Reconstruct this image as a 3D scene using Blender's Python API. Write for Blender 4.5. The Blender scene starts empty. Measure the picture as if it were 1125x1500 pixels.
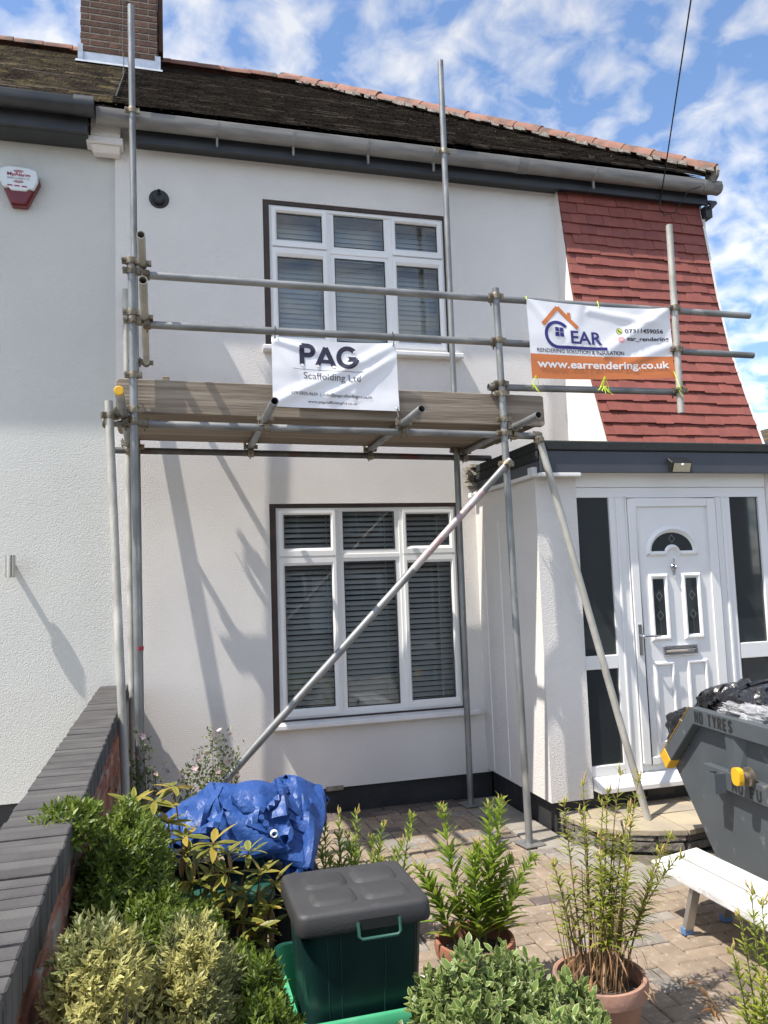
import bpy, bmesh, math, random
import numpy as np
from mathutils import Vector, Matrix, noise as mnoise
R = math.radians
random.seed(7); rng = np.random.default_rng(7)
S = bpy.context.scene
C = S.collection

# ---------------------------------------------------------------- camera, sky, sun, exposure
YAW, PITCH, ROLL, FPX = R(15.559), R(5.196), R(-2.022), 1156.63
CAM = Vector((0, -6.2, 1.741))
_f = Vector((math.sin(YAW)*math.cos(PITCH), math.cos(YAW)*math.cos(PITCH), math.sin(PITCH)))
_r0 = Vector((math.cos(YAW), -math.sin(YAW), 0)); _u0 = _r0.cross(_f)
_r = math.cos(ROLL)*_r0 + math.sin(ROLL)*_u0
_u = -math.sin(ROLL)*_r0 + math.cos(ROLL)*_u0
cd = bpy.data.cameras.new('camera'); cam = bpy.data.objects.new('camera', cd); C.objects.link(cam)
cam.matrix_world = Matrix(((_r.x, _u.x, -_f.x, CAM.x), (_r.y, _u.y, -_f.y, CAM.y), (_r.z, _u.z, -_f.z, CAM.z), (0, 0, 0, 1)))
cd.sensor_fit = 'VERTICAL'; cd.sensor_height = 24; cd.lens = 24*FPX/1500; cd.clip_start = .05; cd.clip_end = 3000
S.camera = cam

def proj(p):
    v = Vector(p)-CAM; z = v.dot(_f)
    return 562.5+FPX*v.dot(_r)/z, 750-FPX*v.dot(_u)/z, z

SUN = Vector((3.4, 1.0, -6.3)).normalized()
world = bpy.data.worlds.new('World'); S.world = world; world.use_nodes = True
nt = world.node_tree; N = nt.nodes; Lk = nt.links; N.clear()
def wn(t, **k):
    n = N.new(t)
    for a, b in k.items(): setattr(n, a, b)
    return n
out = wn('ShaderNodeOutputWorld'); bg = wn('ShaderNodeBackground'); Lk.new(bg.outputs[0], out.inputs[0])
bg.inputs[1].default_value = 0.092
sky = wn('ShaderNodeTexSky'); sky.sky_type = 'NISHITA'; sky.sun_disc = False
sky.sun_elevation = math.asin(-SUN.z); sky.sun_rotation = math.atan2(-SUN.x, -SUN.y) % (2*math.pi)
sky.air_density = 1.0; sky.dust_density = 0.6; sky.ozone_density = 4.5; sky.altitude = 50
tc = wn('ShaderNodeTexCoord'); sep = wn('ShaderNodeSeparateXYZ'); Lk.new(tc.outputs['Generated'], sep.inputs[0])
mx = wn('ShaderNodeMath', operation='MAXIMUM'); Lk.new(sep.outputs[2], mx.inputs[0]); mx.inputs[1].default_value = .0
az_ = wn('ShaderNodeMath', operation='ADD'); Lk.new(mx.outputs[0], az_.inputs[0]); az_.inputs[1].default_value = .45
dx = wn('ShaderNodeMath', operation='DIVIDE'); dy = wn('ShaderNodeMath', operation='DIVIDE')
Lk.new(sep.outputs[0], dx.inputs[0]); Lk.new(az_.outputs[0], dx.inputs[1]); Lk.new(sep.outputs[1], dy.inputs[0]); Lk.new(az_.outputs[0], dy.inputs[1])
cb = wn('ShaderNodeCombineXYZ'); Lk.new(dx.outputs[0], cb.inputs[0]); Lk.new(dy.outputs[0], cb.inputs[1])
n1 = wn('ShaderNodeTexNoise'); n1.inputs['Scale'].default_value = 19.; n1.inputs['Detail'].default_value = 6; n1.inputs['Roughness'].default_value = .52; n1.inputs['Distortion'].default_value = .3
n2 = wn('ShaderNodeTexNoise'); n2.inputs['Scale'].default_value = 2.2; n2.inputs['Detail'].default_value = 2
Lk.new(cb.outputs[0], n1.inputs['Vector']); Lk.new(cb.outputs[0], n2.inputs['Vector'])
ad = wn('ShaderNodeMath', operation='MULTIPLY_ADD'); Lk.new(n2.outputs[0], ad.inputs[0]); ad.inputs[1].default_value = .45; Lk.new(n1.outputs[0], ad.inputs[2])
rp = wn('ShaderNodeValToRGB'); rp.color_ramp.elements[0].position = .59; rp.color_ramp.elements[1].position = .90
rp.color_ramp.elements[0].color = (0, 0, 0, 1); rp.color_ramp.elements[1].color = (.76, .76, .76, 1)
Lk.new(ad.outputs[0], rp.inputs[0])
mixc = wn('ShaderNodeMixRGB'); Lk.new(rp.outputs[0], mixc.inputs[0]); Lk.new(sky.outputs[0], mixc.inputs[1]); 
bw = wn('ShaderNodeRGBToBW'); Lk.new(sky.outputs[0], bw.inputs[0])
cl = wn('ShaderNodeMath', operation='MULTIPLY_ADD'); Lk.new(bw.outputs[0], cl.inputs[0]); cl.inputs[1].default_value = 2.1; cl.inputs[2].default_value = 1.0
ct = wn('ShaderNodeMixRGB', blend_type='MULTIPLY'); ct.inputs[0].default_value = 1; Lk.new(cl.outputs[0], ct.inputs[1]); ct.inputs[2].default_value = (1.0, .985, .97, 1); Lk.new(ct.outputs[0], mixc.inputs[2])
Lk.new(mixc.outputs[0], bg.inputs[0])
sl = bpy.data.lights.new('sun', 'SUN'); sl.energy = 2.75; sl.angle = R(.55); sl.color = (1, .945, .87)
so = bpy.data.objects.new('sun', sl); C.objects.link(so); so.location = (-20, -8, 40)
so.rotation_euler = SUN.to_track_quat('-Z', 'Y').to_euler()
S.view_settings.view_transform = 'Standard'; S.view_settings.look = 'None'; S.view_settings.exposure = 1.42; S.view_settings.gamma = 1
S.render.resolution_x = 768; S.render.resolution_y = 1024

# ---------------------------------------------------------------- materials
MATS = {}
def mat(name, col, col2=None, scale=6., rough=.6, metal=0., bump=0., bscale=40., rnd=0., stretch=None, spec=.5, contrast=(.35, .65), detail=5, col3=None, scale3=2., pos3=(.55, .7), coat=0., bdist=.01, rvar=0.):
    m = bpy.data.materials.new(name); m.use_nodes = True; MATS[name] = m
    t = m.node_tree; n = t.nodes; l = t.links; p = n['Principled BSDF']
    p.inputs['Roughness'].default_value = rough; p.inputs['Metallic'].default_value = metal
    p.inputs['Specular IOR Level'].default_value = spec; p.inputs['Coat Weight'].default_value = coat
    p.inputs['Base Color'].default_value = (*col, 1)
    co = n.new('ShaderNodeTexCoord'); oi = n.new('ShaderNodeObjectInfo')
    vec = co.outputs['Object']
    if stretch:
        mp = n.new('ShaderNodeMapping'); mp.inputs['Scale'].default_value = stretch; l.new(vec, mp.inputs[0]); vec = mp.outputs[0]
    wv = n.new('ShaderNodeMath'); wv.operation = 'MULTIPLY'; l.new(oi.outputs['Random'], wv.inputs[0]); wv.inputs[1].default_value = 57.
    def noise(s, d=5):
        q = n.new('ShaderNodeTexNoise'); q.noise_dimensions = '4D'; l.new(vec, q.inputs['Vector']); l.new(wv.outputs[0], q.inputs['W'])
        q.inputs['Scale'].default_value = s; q.inputs['Detail'].default_value = d; return q.outputs[0]
    cur = None
    if col2:
        rp = n.new('ShaderNodeValToRGB'); rp.color_ramp.elements[0].position = contrast[0]; rp.color_ramp.elements[1].position = contrast[1]
        rp.color_ramp.elements[0].color = (*col, 1); rp.color_ramp.elements[1].color = (*col2, 1)
        l.new(noise(scale, detail), rp.inputs[0]); cur = rp.outputs[0]
    if col3:
        r3 = n.new('ShaderNodeValToRGB'); r3.color_ramp.elements[0].position = pos3[0]; r3.color_ramp.elements[1].position = pos3[1]
        l.new(noise(scale3, 6), r3.inputs[0])
        mx = n.new('ShaderNodeMixRGB'); l.new(r3.outputs[0], mx.inputs[0])
        if cur: l.new(cur, mx.inputs[1])
        else: mx.inputs[1].default_value = (*col, 1)
        mx.inputs[2].default_value = (*col3, 1); cur = mx.outputs[0]
    if rnd:
        hs = n.new('ShaderNodeHueSaturation'); ma = n.new('ShaderNodeMath'); ma.operation = 'MULTIPLY_ADD'
        l.new(oi.outputs['Random'], ma.inputs[0]); ma.inputs[1].default_value = 2*rnd; ma.inputs[2].default_value = 1-rnd
        l.new(ma.outputs[0], hs.inputs['Value'])
        if cur: l.new(cur, hs.inputs['Color'])
        else: hs.inputs['Color'].default_value = (*col, 1)
        cur = hs.outputs[0]
    if cur: l.new(cur, p.inputs['Base Color'])
    if rvar:
        ma = n.new('ShaderNodeMath'); ma.operation = 'MULTIPLY_ADD'; l.new(noise(scale*1.7), ma.inputs[0]); ma.inputs[1].default_value = 2*rvar; ma.inputs[2].default_value = rough-rvar
        l.new(ma.outputs[0], p.inputs['Roughness'])
    if bump:
        b = n.new('ShaderNodeBump'); b.inputs['Strength'].default_value = bump; b.inputs['Distance'].default_value = bdist
        l.new(noise(bscale, 3), b.inputs['Height']); l.new(b.outputs[0], p.inputs['Normal'])
    return m

mat('render_white', (.765, .735, .695), (.69, .66, .625), 1.1, .93, bump=1., bscale=128, bdist=.0075, spec=.15)
mat('render_grey', (.62, .62, .58), (.575, .575, .54), 1.1, .93, bump=1., bscale=128, bdist=.0075, spec=.15)
mat('render_cheek', (.80, .77, .73), (.74, .71, .67), 2, .93, bump=.7, bscale=165, bdist=.006, spec=.15)
mat('plinth_black', (.016, .017, .019), (.03, .03, .031), 5, .7, bump=.4, bscale=30, col3=(.07, .068, .065), scale3=7, pos3=(.6, .8))
mat('upvc', (.80, .795, .775), (.76, .755, .735), 3, .28, spec=.45)
mat('upvc_dirty', (.74, .74, .74), (.55, .54, .52), 4, .45, contrast=(.45, .8))
mat('brown_timber', (.035, .022, .017), (.055, .035, .027), 9, .65)
mat('sill_white', (.72, .71, .70), (.62, .61, .60), 6, .6, contrast=(.5, .8))
mat('fascia_dark', (.022, .026, .032), (.032, .036, .042), 4, .45, col3=(.16, .075, .03), scale3=3.2, pos3=(.70, .74), bump=.15, bscale=14)
mat('fascia_grey', (.05, .057, .07), (.058, .066, .08), 3, .5)
mat('felt', (.022, .025, .025), (.05, .055, .055), 160, .95, bump=.8, bscale=180, bdist=.004, spec=.2)
mat('gutter_grey', (.25, .24, .22), (.16, .155, .145), 9, .55, stretch=(.4, 1, 3), col3=(.09, .085, .08), scale3=2, pos3=(.62, .8))
mat('gutter_black', (.018, .020, .023), (.035, .037, .04), 5, .4)
mat('roof_tile', (.011, .009, .0065), (.030, .0225, .016), 5, .95, bump=.8, bscale=45, col3=(.13, .11, .085), scale3=14, pos3=(.66, .76), spec=.1)
mat('roof_tile_moss', (.030, .024, .018), (.090, .068, .046), 4, .95, spec=.1, bump=.8, bscale=45, col3=(.18, .14, .065), scale3=5, pos3=(.5, .72))
mat('terracotta_ridge', (.21, .098, .068), (.27, .135, .098), 5, .85, rnd=.12, bump=.4, bscale=35, col3=(.07, .055, .042), scale3=3.5, pos3=(.50, .66))
mat('mortar', (.33, .30, .25), (.15, .13, .11), 16, .95, bump=.9, bscale=40)
mat('chimney_mortar', (.42, .37, .29), (.28, .24, .19), 16, .95, bump=.9, bscale=40)
mat('chimney_brick', (.068, .036, .024), (.125, .063, .040), 7, .9, rnd=.28, bump=.6, bscale=60, col3=(.045, .033, .029), scale3=4, pos3=(.55, .75))
mat('lead', (.34, .38, .43), (.50, .53, .57), 9, .42, metal=.55, bump=.3, bscale=12)
mat('red_tile', (.215, .062, .047), (.255, .076, .057), 12, .72, rnd=.09, bump=.25, bscale=120, bdist=.003, col3=(.15, .045, .042), scale3=6, pos3=(.55, .75))
mat('tube', (.29, .295, .29), (.17, .175, .17), 14, .5, metal=.55, rnd=.10, bump=.15, bscale=40, col3=(.44, .43, .395), scale3=9, pos3=(.58, .72), rvar=.14, stretch=(1, 1, .35))
mat('tube_pale', (.44, .425, .375), (.30, .29, .255), 14, .6, metal=.25, bump=.25, bscale=40, col3=(.56, .54, .49), scale3=9, pos3=(.55, .72), stretch=(1, 1, .4))
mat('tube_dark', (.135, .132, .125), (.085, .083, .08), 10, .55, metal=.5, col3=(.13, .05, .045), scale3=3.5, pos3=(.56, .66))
mat('tube_red', (.40, .34, .33), (.36, .20, .19), 5, .5, metal=.35, contrast=(.4, .6), col3=(.42, .41, .39), scale3=9, pos3=(.5, .6))
mat('tube_inside', (.03, .03, .03), rough=.8)
mat('coupler', (.15, .115, .075), (.30, .27, .21), 30, .5, metal=.65, rnd=.35, bump=.3, bscale=60)
mat('wood', (.185, .145, .105), (.31, .26, .20), 4, .88, stretch=(.45, 3, 8), bump=.35, bscale=9, contrast=(.36, .64), detail=10, col3=(.085, .064, .045), scale3=2.2, pos3=(.55, .75))
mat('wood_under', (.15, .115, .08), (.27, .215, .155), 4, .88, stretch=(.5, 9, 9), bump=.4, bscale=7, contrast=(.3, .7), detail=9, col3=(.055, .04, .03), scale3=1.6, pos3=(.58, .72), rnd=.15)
mat('vinyl', (.80, .80, .82), rough=.45, spec=.4)
mat('vinyl_orange', (.62, .19, .055), rough=.45)
mat('ink_navy', (.024, .022, .048), rough=.5)
mat('ink_blue', (.030, .026, .17), rough=.5)
mat('ink_orange', (.60, .19, .05), rough=.5)
mat('ink_white', (.82, .80, .77), rough=.5)
mat('ink_grey', (.06, .06, .065), rough=.5)
mat('ink_yellow', (.62, .66, .12), rough=.5)
mat('ink_pink', (.75, .22, .28), rough=.5)
mat('ink_red', (.33, .03, .055), rough=.5)
mat('twine', (.66, .80, .05), rough=.6)
mat('black_plastic', (.012, .012, .013), (.02, .02, .021), 8, .42)
mat('rubble_bag', (.012, .012, .014), (.022, .022, .024), 8, .24, spec=.6, bump=.5, bscale=16, bdist=.02)
mat('foil', (.62, .62, .63), (.45, .45, .45), 9, .33, metal=.6, bump=.9, bscale=30, bdist=.02)
mat('alarm_white', (.68, .72, .72), rough=.35)
mat('alarm_red', (.17, .018, .022), (.12, .014, .018), 5, .25)
mat('steel', (.50, .47, .44), (.40, .38, .35), 30, .26, metal=1., stretch=(9, 9, .5))
mat('chrome', (.62, .62, .63), rough=.09, metal=1.)
mat('coping', (.064, .061, .060), (.096, .091, .088), 6, .8, rnd=.12, spec=.25, bump=.5, bscale=90, bdist=.004, col3=(.15, .147, .143), scale3=9, pos3=(.68, .82))
mat('wall_brick', (.33, .125, .075), (.20, .085, .055), 8, .9, rnd=.2, bump=.8, bscale=40, col3=(.33, .29, .23), scale3=4, pos3=(.52, .66))
mat('paver', (.265, .205, .148), (.205, .157, .113), 10, .9, rnd=.12, bump=.6, bscale=140, bdist=.004, col3=(.32, .27, .22), scale3=32, pos3=(.54, .7))
mat('paver_grey', (.245, .22, .19), (.18, .16, .14), 10, .9, rnd=.18, bump=.6, bscale=140, bdist=.004, col3=(.32, .28, .23), scale3=32, pos3=(.54, .7))
mat('paver_dark', (.125, .095, .08), (.09, .07, .062), 10, .9, rnd=.22, bump=.6, bscale=140, bdist=.004, col3=(.22, .19, .16), scale3=32, pos3=(.58, .72))
mat('sand', (.09, .075, .06), (.14, .12, .095), 30, .95)
mat('concrete', (.30, .27, .23), (.22, .20, .17), 5, .9, bump=.4, bscale=60)
mat('asphalt', (.05, .05, .052), (.07, .07, .07), 30, .9)
mat('soil', (.055, .040, .030), (.10, .075, .055), 22, .95, bump=1., bscale=40)
mat('flagstone', (.40, .33, .225), (.30, .255, .19), 4, .85, rnd=.12, bump=.5, bscale=22, col3=(.22, .20, .175), scale3=3, pos3=(.55, .7))
mat('rough_stone', (.20, .175, .145), (.10, .085, .07), 7, .92, rnd=.35, bump=1., bscale=22, bdist=.03, col3=(.27, .25, .21), scale3=5, pos3=(.55, .7))
mat('skip_grey', (.062, .072, .079), (.074, .084, .091), 4, .5, rnd=.03, bump=.12, bscale=10, col3=(.17, .165, .155), scale3=11, pos3=(.63, .72), rvar=.12)
mat('skip_yellow', (.70, .40, .015), (.60, .34, .02), 12, .5)
mat('stencil_black', (.010, .010, .010), (.02, .02, .02), 25, .6)
mat('board_white', (.66, .65, .63), (.50, .48, .455), 14, .8, bump=.6, bscale=45, col3=(.74, .73, .71), scale3=5, pos3=(.4, .6))
mat('alu', (.50, .50, .49), (.40, .40, .39), 12, .4, metal=.8)
mat('blue_cap', (.10, .20, .38), rough=.5)
mat('tarp_blue', (.016, .055, .205), (.026, .078, .255), 3, .47, spec=.4, bump=.8, bscale=22, bdist=.014)
mat('bin_green', (.006, .030, .027), (.010, .040, .036), 3, .38, bump=.12, bscale=9, col3=(.028, .062, .056), scale3=4, pos3=(.55, .75), stretch=(2.5, 2.5, .7))
mat('bin_lid', (.032, .0315, .032), (.046, .0455, .046), 4, .6, bump=.35, bscale=110, bdist=.003, col3=(.085, .083, .080), scale3=7, pos3=(.58, .8), rvar=.1)
mat('crate_green', (.055, .38, .18), (.11, .48, .26), 3, .42, col3=(.16, .46, .28), scale3=5, pos3=(.6, .75))
mat('bin_black', (.012, .013, .014), (.02, .021, .022), 5, .45)
mat('bin_lid_green', (.014, .07, .05), (.03, .10, .075), 5, .45)
mat('pot_clay', (.34, .145, .085), (.27, .11, .065), 6, .85, bump=.25, bscale=40, col3=(.12, .07, .05), scale3=5, pos3=(.6, .75))
mat('pot_pale', (.38, .225, .165), (.33, .17, .115), 4, .85, bump=.25, bscale=40, col3=(.20, .14, .115), scale3=4, pos3=(.52, .7))
mat('stem_green', (.10, .15, .035), (.16, .15, .05), 9, .7)
mat('stem_brown', (.20, .125, .06), (.12, .065, .03), 9, .8)
mat('stem_dry', (.36, .24, .12), (.22, .125, .055), 9, .8, rnd=.2)
mat('dry_leaf', (.26, .12, .045), (.36, .20, .09), 20, .8)
mat('bark', (.10, .08, .06), (.16, .13, .10), 14, .9)
mat('flower_pink', (.75, .48, .44), (.78, .62, .58), 30, .6)
mat('slat', (.84, .84, .82), (.80, .80, .78), 3, .5)
mat('dark_interior', (.03, .03, .03), rough=.9)
mat('door_lead', (.16, .165, .165), rough=.4, metal=.5)
mat('brick_far', (.28, .22, .19), (.22, .17, .15), 3, .9)
mat('lens', (.52, .47, .33), (.44, .39, .27), 60, .3, bump=.3, bscale=120)
mat('wire_black', (.012, .012, .012), rough=.5)
mat('pole_wood', (.13, .10, .075), (.18, .14, .11), 6, .9)

def glass_mat(name, tint=(.75, .8, .8), refl=1.0):
    m = bpy.data.materials.new(name); m.use_nodes = True; MATS[name] = m
    t = m.node_tree; n = t.nodes; l = t.links; n.clear()
    o = n.new('ShaderNodeOutputMaterial'); g = n.new('ShaderNodeBsdfGlossy'); tr = n.new('ShaderNodeBsdfTransparent'); mx = n.new('ShaderNodeMixShader')
    fr = n.new('ShaderNodeFresnel'); fr.inputs[0].default_value = 1.75
    g.inputs['Roughness'].default_value = .015; g.inputs['Color'].default_value = (refl, refl, refl, 1); tr.inputs[0].default_value = (*tint, 1)
    nz = n.new('ShaderNodeTexNoise'); nz.inputs['Scale'].default_value = 2.2; b = n.new('ShaderNodeBump'); b.inputs['Strength'].default_value = .04; b.inputs['Distance'].default_value = .05
    tcn = n.new('ShaderNodeTexCoord'); l.new(tcn.outputs['Object'], nz.inputs[0]); l.new(nz.outputs[0], b.inputs['Height']); l.new(b.outputs[0], g.inputs['Normal'])
    l.new(fr.outputs[0], mx.inputs[0]); l.new(tr.outputs[0], mx.inputs[1]); l.new(g.outputs[0], mx.inputs[2]); l.new(mx.outputs[0], o.inputs[0])
    return m
glass_mat('glass', (.86, .90, .90))
mat('glass_dark', (.034, .041, .042), rough=.03, spec=.8)
mat('glass_obscure', (.032, .038, .040), (.026, .03, .032), 200, .16, spec=.6, bump=.15, bscale=260)

def leaf_mat(name, centre, margin, alt, edge=(.45, .75), trans=.35, rough=.42, spec=.4):
    m = bpy.data.materials.new(name); m.use_nodes = True; MATS[name] = m
    t = m.node_tree; n = t.nodes; l = t.links; p = n['Principled BSDF']; o = n['Material Output']
    at = n.new('ShaderNodeAttribute'); at.attribute_name = 'lc'; sp = n.new('ShaderNodeSeparateColor'); l.new(at.outputs['Color'], sp.inputs[0])
    rp = n.new('ShaderNodeValToRGB'); rp.color_ramp.elements[0].position = edge[0]; rp.color_ramp.elements[1].position = edge[1]
    rp.color_ramp.elements[0].color = (*centre, 1); rp.color_ramp.elements[1].color = (*margin, 1); l.new(sp.outputs[0], rp.inputs[0])
    mx = n.new('ShaderNodeMixRGB'); l.new(sp.outputs[1], mx.inputs[0]); l.new(rp.outputs[0], mx.inputs[1]); mx.inputs[2].default_value = (*alt, 1)
    hs = n.new('ShaderNodeHueSaturation'); ma = n.new('ShaderNodeMath'); ma.operation = 'MULTIPLY_ADD'; l.new(sp.outputs[2], ma.inputs[0]); ma.inputs[1].default_value = .7; ma.inputs[2].default_value = .65
    l.new(ma.outputs[0], hs.inputs['Value']); l.new(mx.outputs[0], hs.inputs['Color'])
    l.new(hs.outputs[0], p.inputs['Base Color']); p.inputs['Roughness'].default_value = rough; p.inputs['Specular IOR Level'].default_value = spec
    tl = n.new('ShaderNodeBsdfTranslucent'); l.new(hs.outputs[0], tl.inputs[0]); ms = n.new('ShaderNodeMixShader'); ms.inputs[0].default_value = trans
    l.new(p.outputs[0], ms.inputs[1]); l.new(tl.outputs[0], ms.inputs[2]); l.new(ms.outputs[0], o.inputs[0])
    return m
leaf_mat('leaf_green', (.085, .132, .018), (.115, .168, .022), (.22, .26, .04))
leaf_mat('leaf_dark', (.068, .112, .013), (.090, .140, .017), (.17, .21, .03))
leaf_mat('leaf_gold', (.18, .21, .055), (.50, .46, .17), (.55, .50, .20), edge=(.2, .7))
leaf_mat('leaf_olive', (.065, .10, .024), (.20, .21, .075), (.28, .28, .11), edge=(.2, .7))
leaf_mat('leaf_cream_edge', (.115, .185, .042), (.56, .55, .25), (.18, .24, .07), edge=(.68, .92))
leaf_mat('leaf_lily', (.17, .26, .032), (.22, .31, .042), (.34, .36, .05), trans=.45)
leaf_mat('leaf_lily_pale', (.22, .28, .036), (.30, .34, .05), (.46, .43, .08), trans=.45)
leaf_mat('leaf_rhodo', (.12, .16, .03), (.27, .26, .05), (.42, .27, .055), edge=(.3, .9), trans=.3)
leaf_mat('leaf_potentilla', (.10, .145, .035), (.14, .19, .05), (.22, .25, .08))

# ---------------------------------------------------------------- mesh helpers
def V(*a): return Vector(a)
class MB:
    def __init__(s): s.v = []; s.f = []
    def add(s, vs, fs):
        o = len(s.v); s.v += [tuple(p) for p in vs]; s.f += [tuple(i+o for i in f) for f in fs]; return s
    def quad(s, a, b, c, d): return s.add([a, b, c, d], [(0, 1, 2, 3)])
    def poly(s, pts): return s.add(pts, [tuple(range(len(pts)))])
    def box(s, x0, x1, y0, y1, z0, z1):
        return s.add([(x0, y0, z0), (x1, y0, z0), (x1, y1, z0), (x0, y1, z0), (x0, y0, z1), (x1, y0, z1), (x1, y1, z1), (x0, y1, z1)],
                     [(0, 3, 2, 1), (4, 5, 6, 7), (0, 1, 5, 4), (1, 2, 6, 5), (2, 3, 7, 6), (3, 0, 4, 7)])
    def frustum(s, b, t, z0, z1):   # b,t = (x0,x1,y0,y1)
        return s.add([(b[0], b[2], z0), (b[1], b[2], z0), (b[1], b[3], z0), (b[0], b[3], z0), (t[0], t[2], z1), (t[1], t[2], z1), (t[1], t[3], z1), (t[0], t[3], z1)],
                     [(0, 3, 2, 1), (4, 5, 6, 7), (0, 1, 5, 4), (1, 2, 6, 5), (2, 3, 7, 6), (3, 0, 4, 7)])
    def obox(s, c, ax, ay, az):     # centre + three half-vectors
        c, ax, ay, az = map(Vector, (c, ax, ay, az))
        return s.add([c+i*ax+j*ay+k*az for k in (-1, 1) for i, j in ((-1, -1), (1, -1), (1, 1), (-1, 1))],
                     [(0, 3, 2, 1), (4, 5, 6, 7), (0, 1, 5, 4), (1, 2, 6, 5), (2, 3, 7, 6), (3, 0, 4, 7)])
    def prism(s, pts, d):           # polygon points (3D) extruded by vector d
        n = len(pts); d = Vector(d); a = [Vector(p) for p in pts]
        return s.add(a+[p+d for p in a], [tuple(range(n-1, -1, -1)), tuple(range(n, 2*n))]+[(i, (i+1) % n, n+(i+1) % n, n+i) for i in range(n)])
    def tube(s, p0, p1, r, seg=12, r1=None, cap=True):
        return s.path([p0, p1], [r, r if r1 is None else r1], seg, cap)
    def path(s, pts, rad, seg=8, cap=True):
        pts = [Vector([float(c) for c in p]) for p in pts]; n = len(pts)
        rad = [float(q) for q in rad] if hasattr(rad, '__len__') else rad
        if not hasattr(rad, '__len__'): rad = [rad]*n
        o = len(s.v); up = None
        for i, p in enumerate(pts):
            t = (pts[min(i+1, n-1)]-pts[max(i-1, 0)]).normalized()
            if up is None: up = Vector((0, 0, 1)) if abs(t.z) < .9 else Vector((1, 0, 0))
            x = t.cross(up).normalized(); y = x.cross(t).normalized(); up = y
            for k in range(seg):
                a = 2*math.pi*k/seg; s.v.append(tuple(p+rad[i]*(math.cos(a)*x+math.sin(a)*y)))
        for i in range(n-1):
            for k in range(seg):
                k2 = (k+1) % seg; s.f.append((o+i*seg+k, o+i*seg+k2, o+(i+1)*seg+k2, o+(i+1)*seg+k))
        if cap:
            s.f.append(tuple(o+k for k in range(seg-1, -1, -1))); s.f.append(tuple(o+(n-1)*seg+k for k in range(seg)))
        return s
    def lathe(s, prof, c=(0, 0, 0), seg=24, ax='z'):
        o = len(s.v); m = len(prof)
        for (r, h) in prof:
            for k in range(seg):
                a = 2*math.pi*k/seg; x, y = r*math.cos(a), r*math.sin(a)
                q = (x, y, h) if ax == 'z' else ((x, h, y) if ax == 'y' else (h, x, y))
                s.v.append((c[0]+q[0], c[1]+q[1], c[2]+q[2]))
        for i in range(m-1):
            for k in range(seg):
                k2 = (k+1) % seg; s.f.append((o+i*seg+k, o+i*seg+k2, o+(i+1)*seg+k2, o+(i+1)*seg+k))
        return s
    def mesh(s, name):
        me = bpy.data.meshes.new(name); me.from_pydata(s.v, [], s.f); return me

def finish(me, material, smooth=None, bevel=0., fixn=True, seg=1):
    if fixn or bevel:
        bm = bmesh.new(); bm.from_mesh(me)
        if bevel:
            bmesh.ops.remove_doubles(bm, verts=bm.verts, dist=1e-5)
            bmesh.ops.bevel(bm, geom=list(bm.edges), offset=bevel, segments=seg, affect='EDGES', profile=.7, clamp_overlap=True)
        if fixn: bmesh.ops.recalc_face_normals(bm, faces=bm.faces)
        bm.to_mesh(me); bm.free()
    me.materials.append(MATS[material])
    if smooth is not None:
        me.polygons.foreach_set('use_smooth', [True]*len(me.polygons))
        if smooth < 180: me.set_sharp_from_angle(angle=R(smooth))
    return me

def link(name, data, parent=None, loc=None):
    o = bpy.data.objects.new(name, data); C.objects.link(o)
    if parent is not None:
        o.parent = parent; w = wloc(parent); o.location = Vector(loc or (0, 0, 0))-w
    elif loc is not None: o.location = loc
    return o
def wloc(o):
    p = Vector(o.location)
    while o.parent: o = o.parent; p += Vector(o.location)
    return p
def obj(name, mb, material, parent=None, smooth=None, bevel=0., seg=1, fixn=True, label=None, kind=None):
    me = mb.mesh(name) if isinstance(mb, MB) else mb
    finish(me, material, smooth, bevel, fixn, seg)
    o = link(name, me, parent)
    if label: o['label'] = label
    if kind: o['kind'] = kind
    return o
def inst(name, me, loc, parent=None, rot=None, scale=None, kind=None):
    o = link(name, me, parent, loc)
    if rot is not None: o.rotation_euler = rot
    if scale is not None: o.scale = scale
    if kind: o['kind'] = kind
    return o
def thing(name, label, cat, loc=(0, 0, 0), group=None):
    o = bpy.data.objects.new(name, None); C.objects.link(o); o.location = loc; o.empty_display_size = .1
    return tag(o, label, cat, group)
def tag(o, label, cat, group=None):
    o['label'] = label; o['category'] = cat
    if group: o['group'] = group
    return o
def structure(name, mb, material, **k):
    o = obj(name, mb, material, **k); o['kind'] = 'structure'; return o

# ---------------------------------------------------------------- ground
structure('ground', MB().quad((-400, -400, -.12), (400, -400, -.12), (400, 400, -.12), (-400, 400, -.12)), 'asphalt')
structure('pavement', MB().box(-14, 14, -8.6, -4.62, -.3, -.012), 'concrete')
structure('planting_bed', MB().box(-.29, 2.6, -4.6, -3.62, -.3, .012), 'soil')
structure('neighbour_path', MB().box(-8, -.47, -4.6, .04, -.3, -.006), 'concrete')
patio = structure('patio', MB().box(-.29, 6, -3.62, -.0, -.3, -.022), 'sand')
patio_bed = structure('bed_by_wall', MB().box(-.285, .30, -3.62, -1.9, -.2, .010), 'soil')
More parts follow.
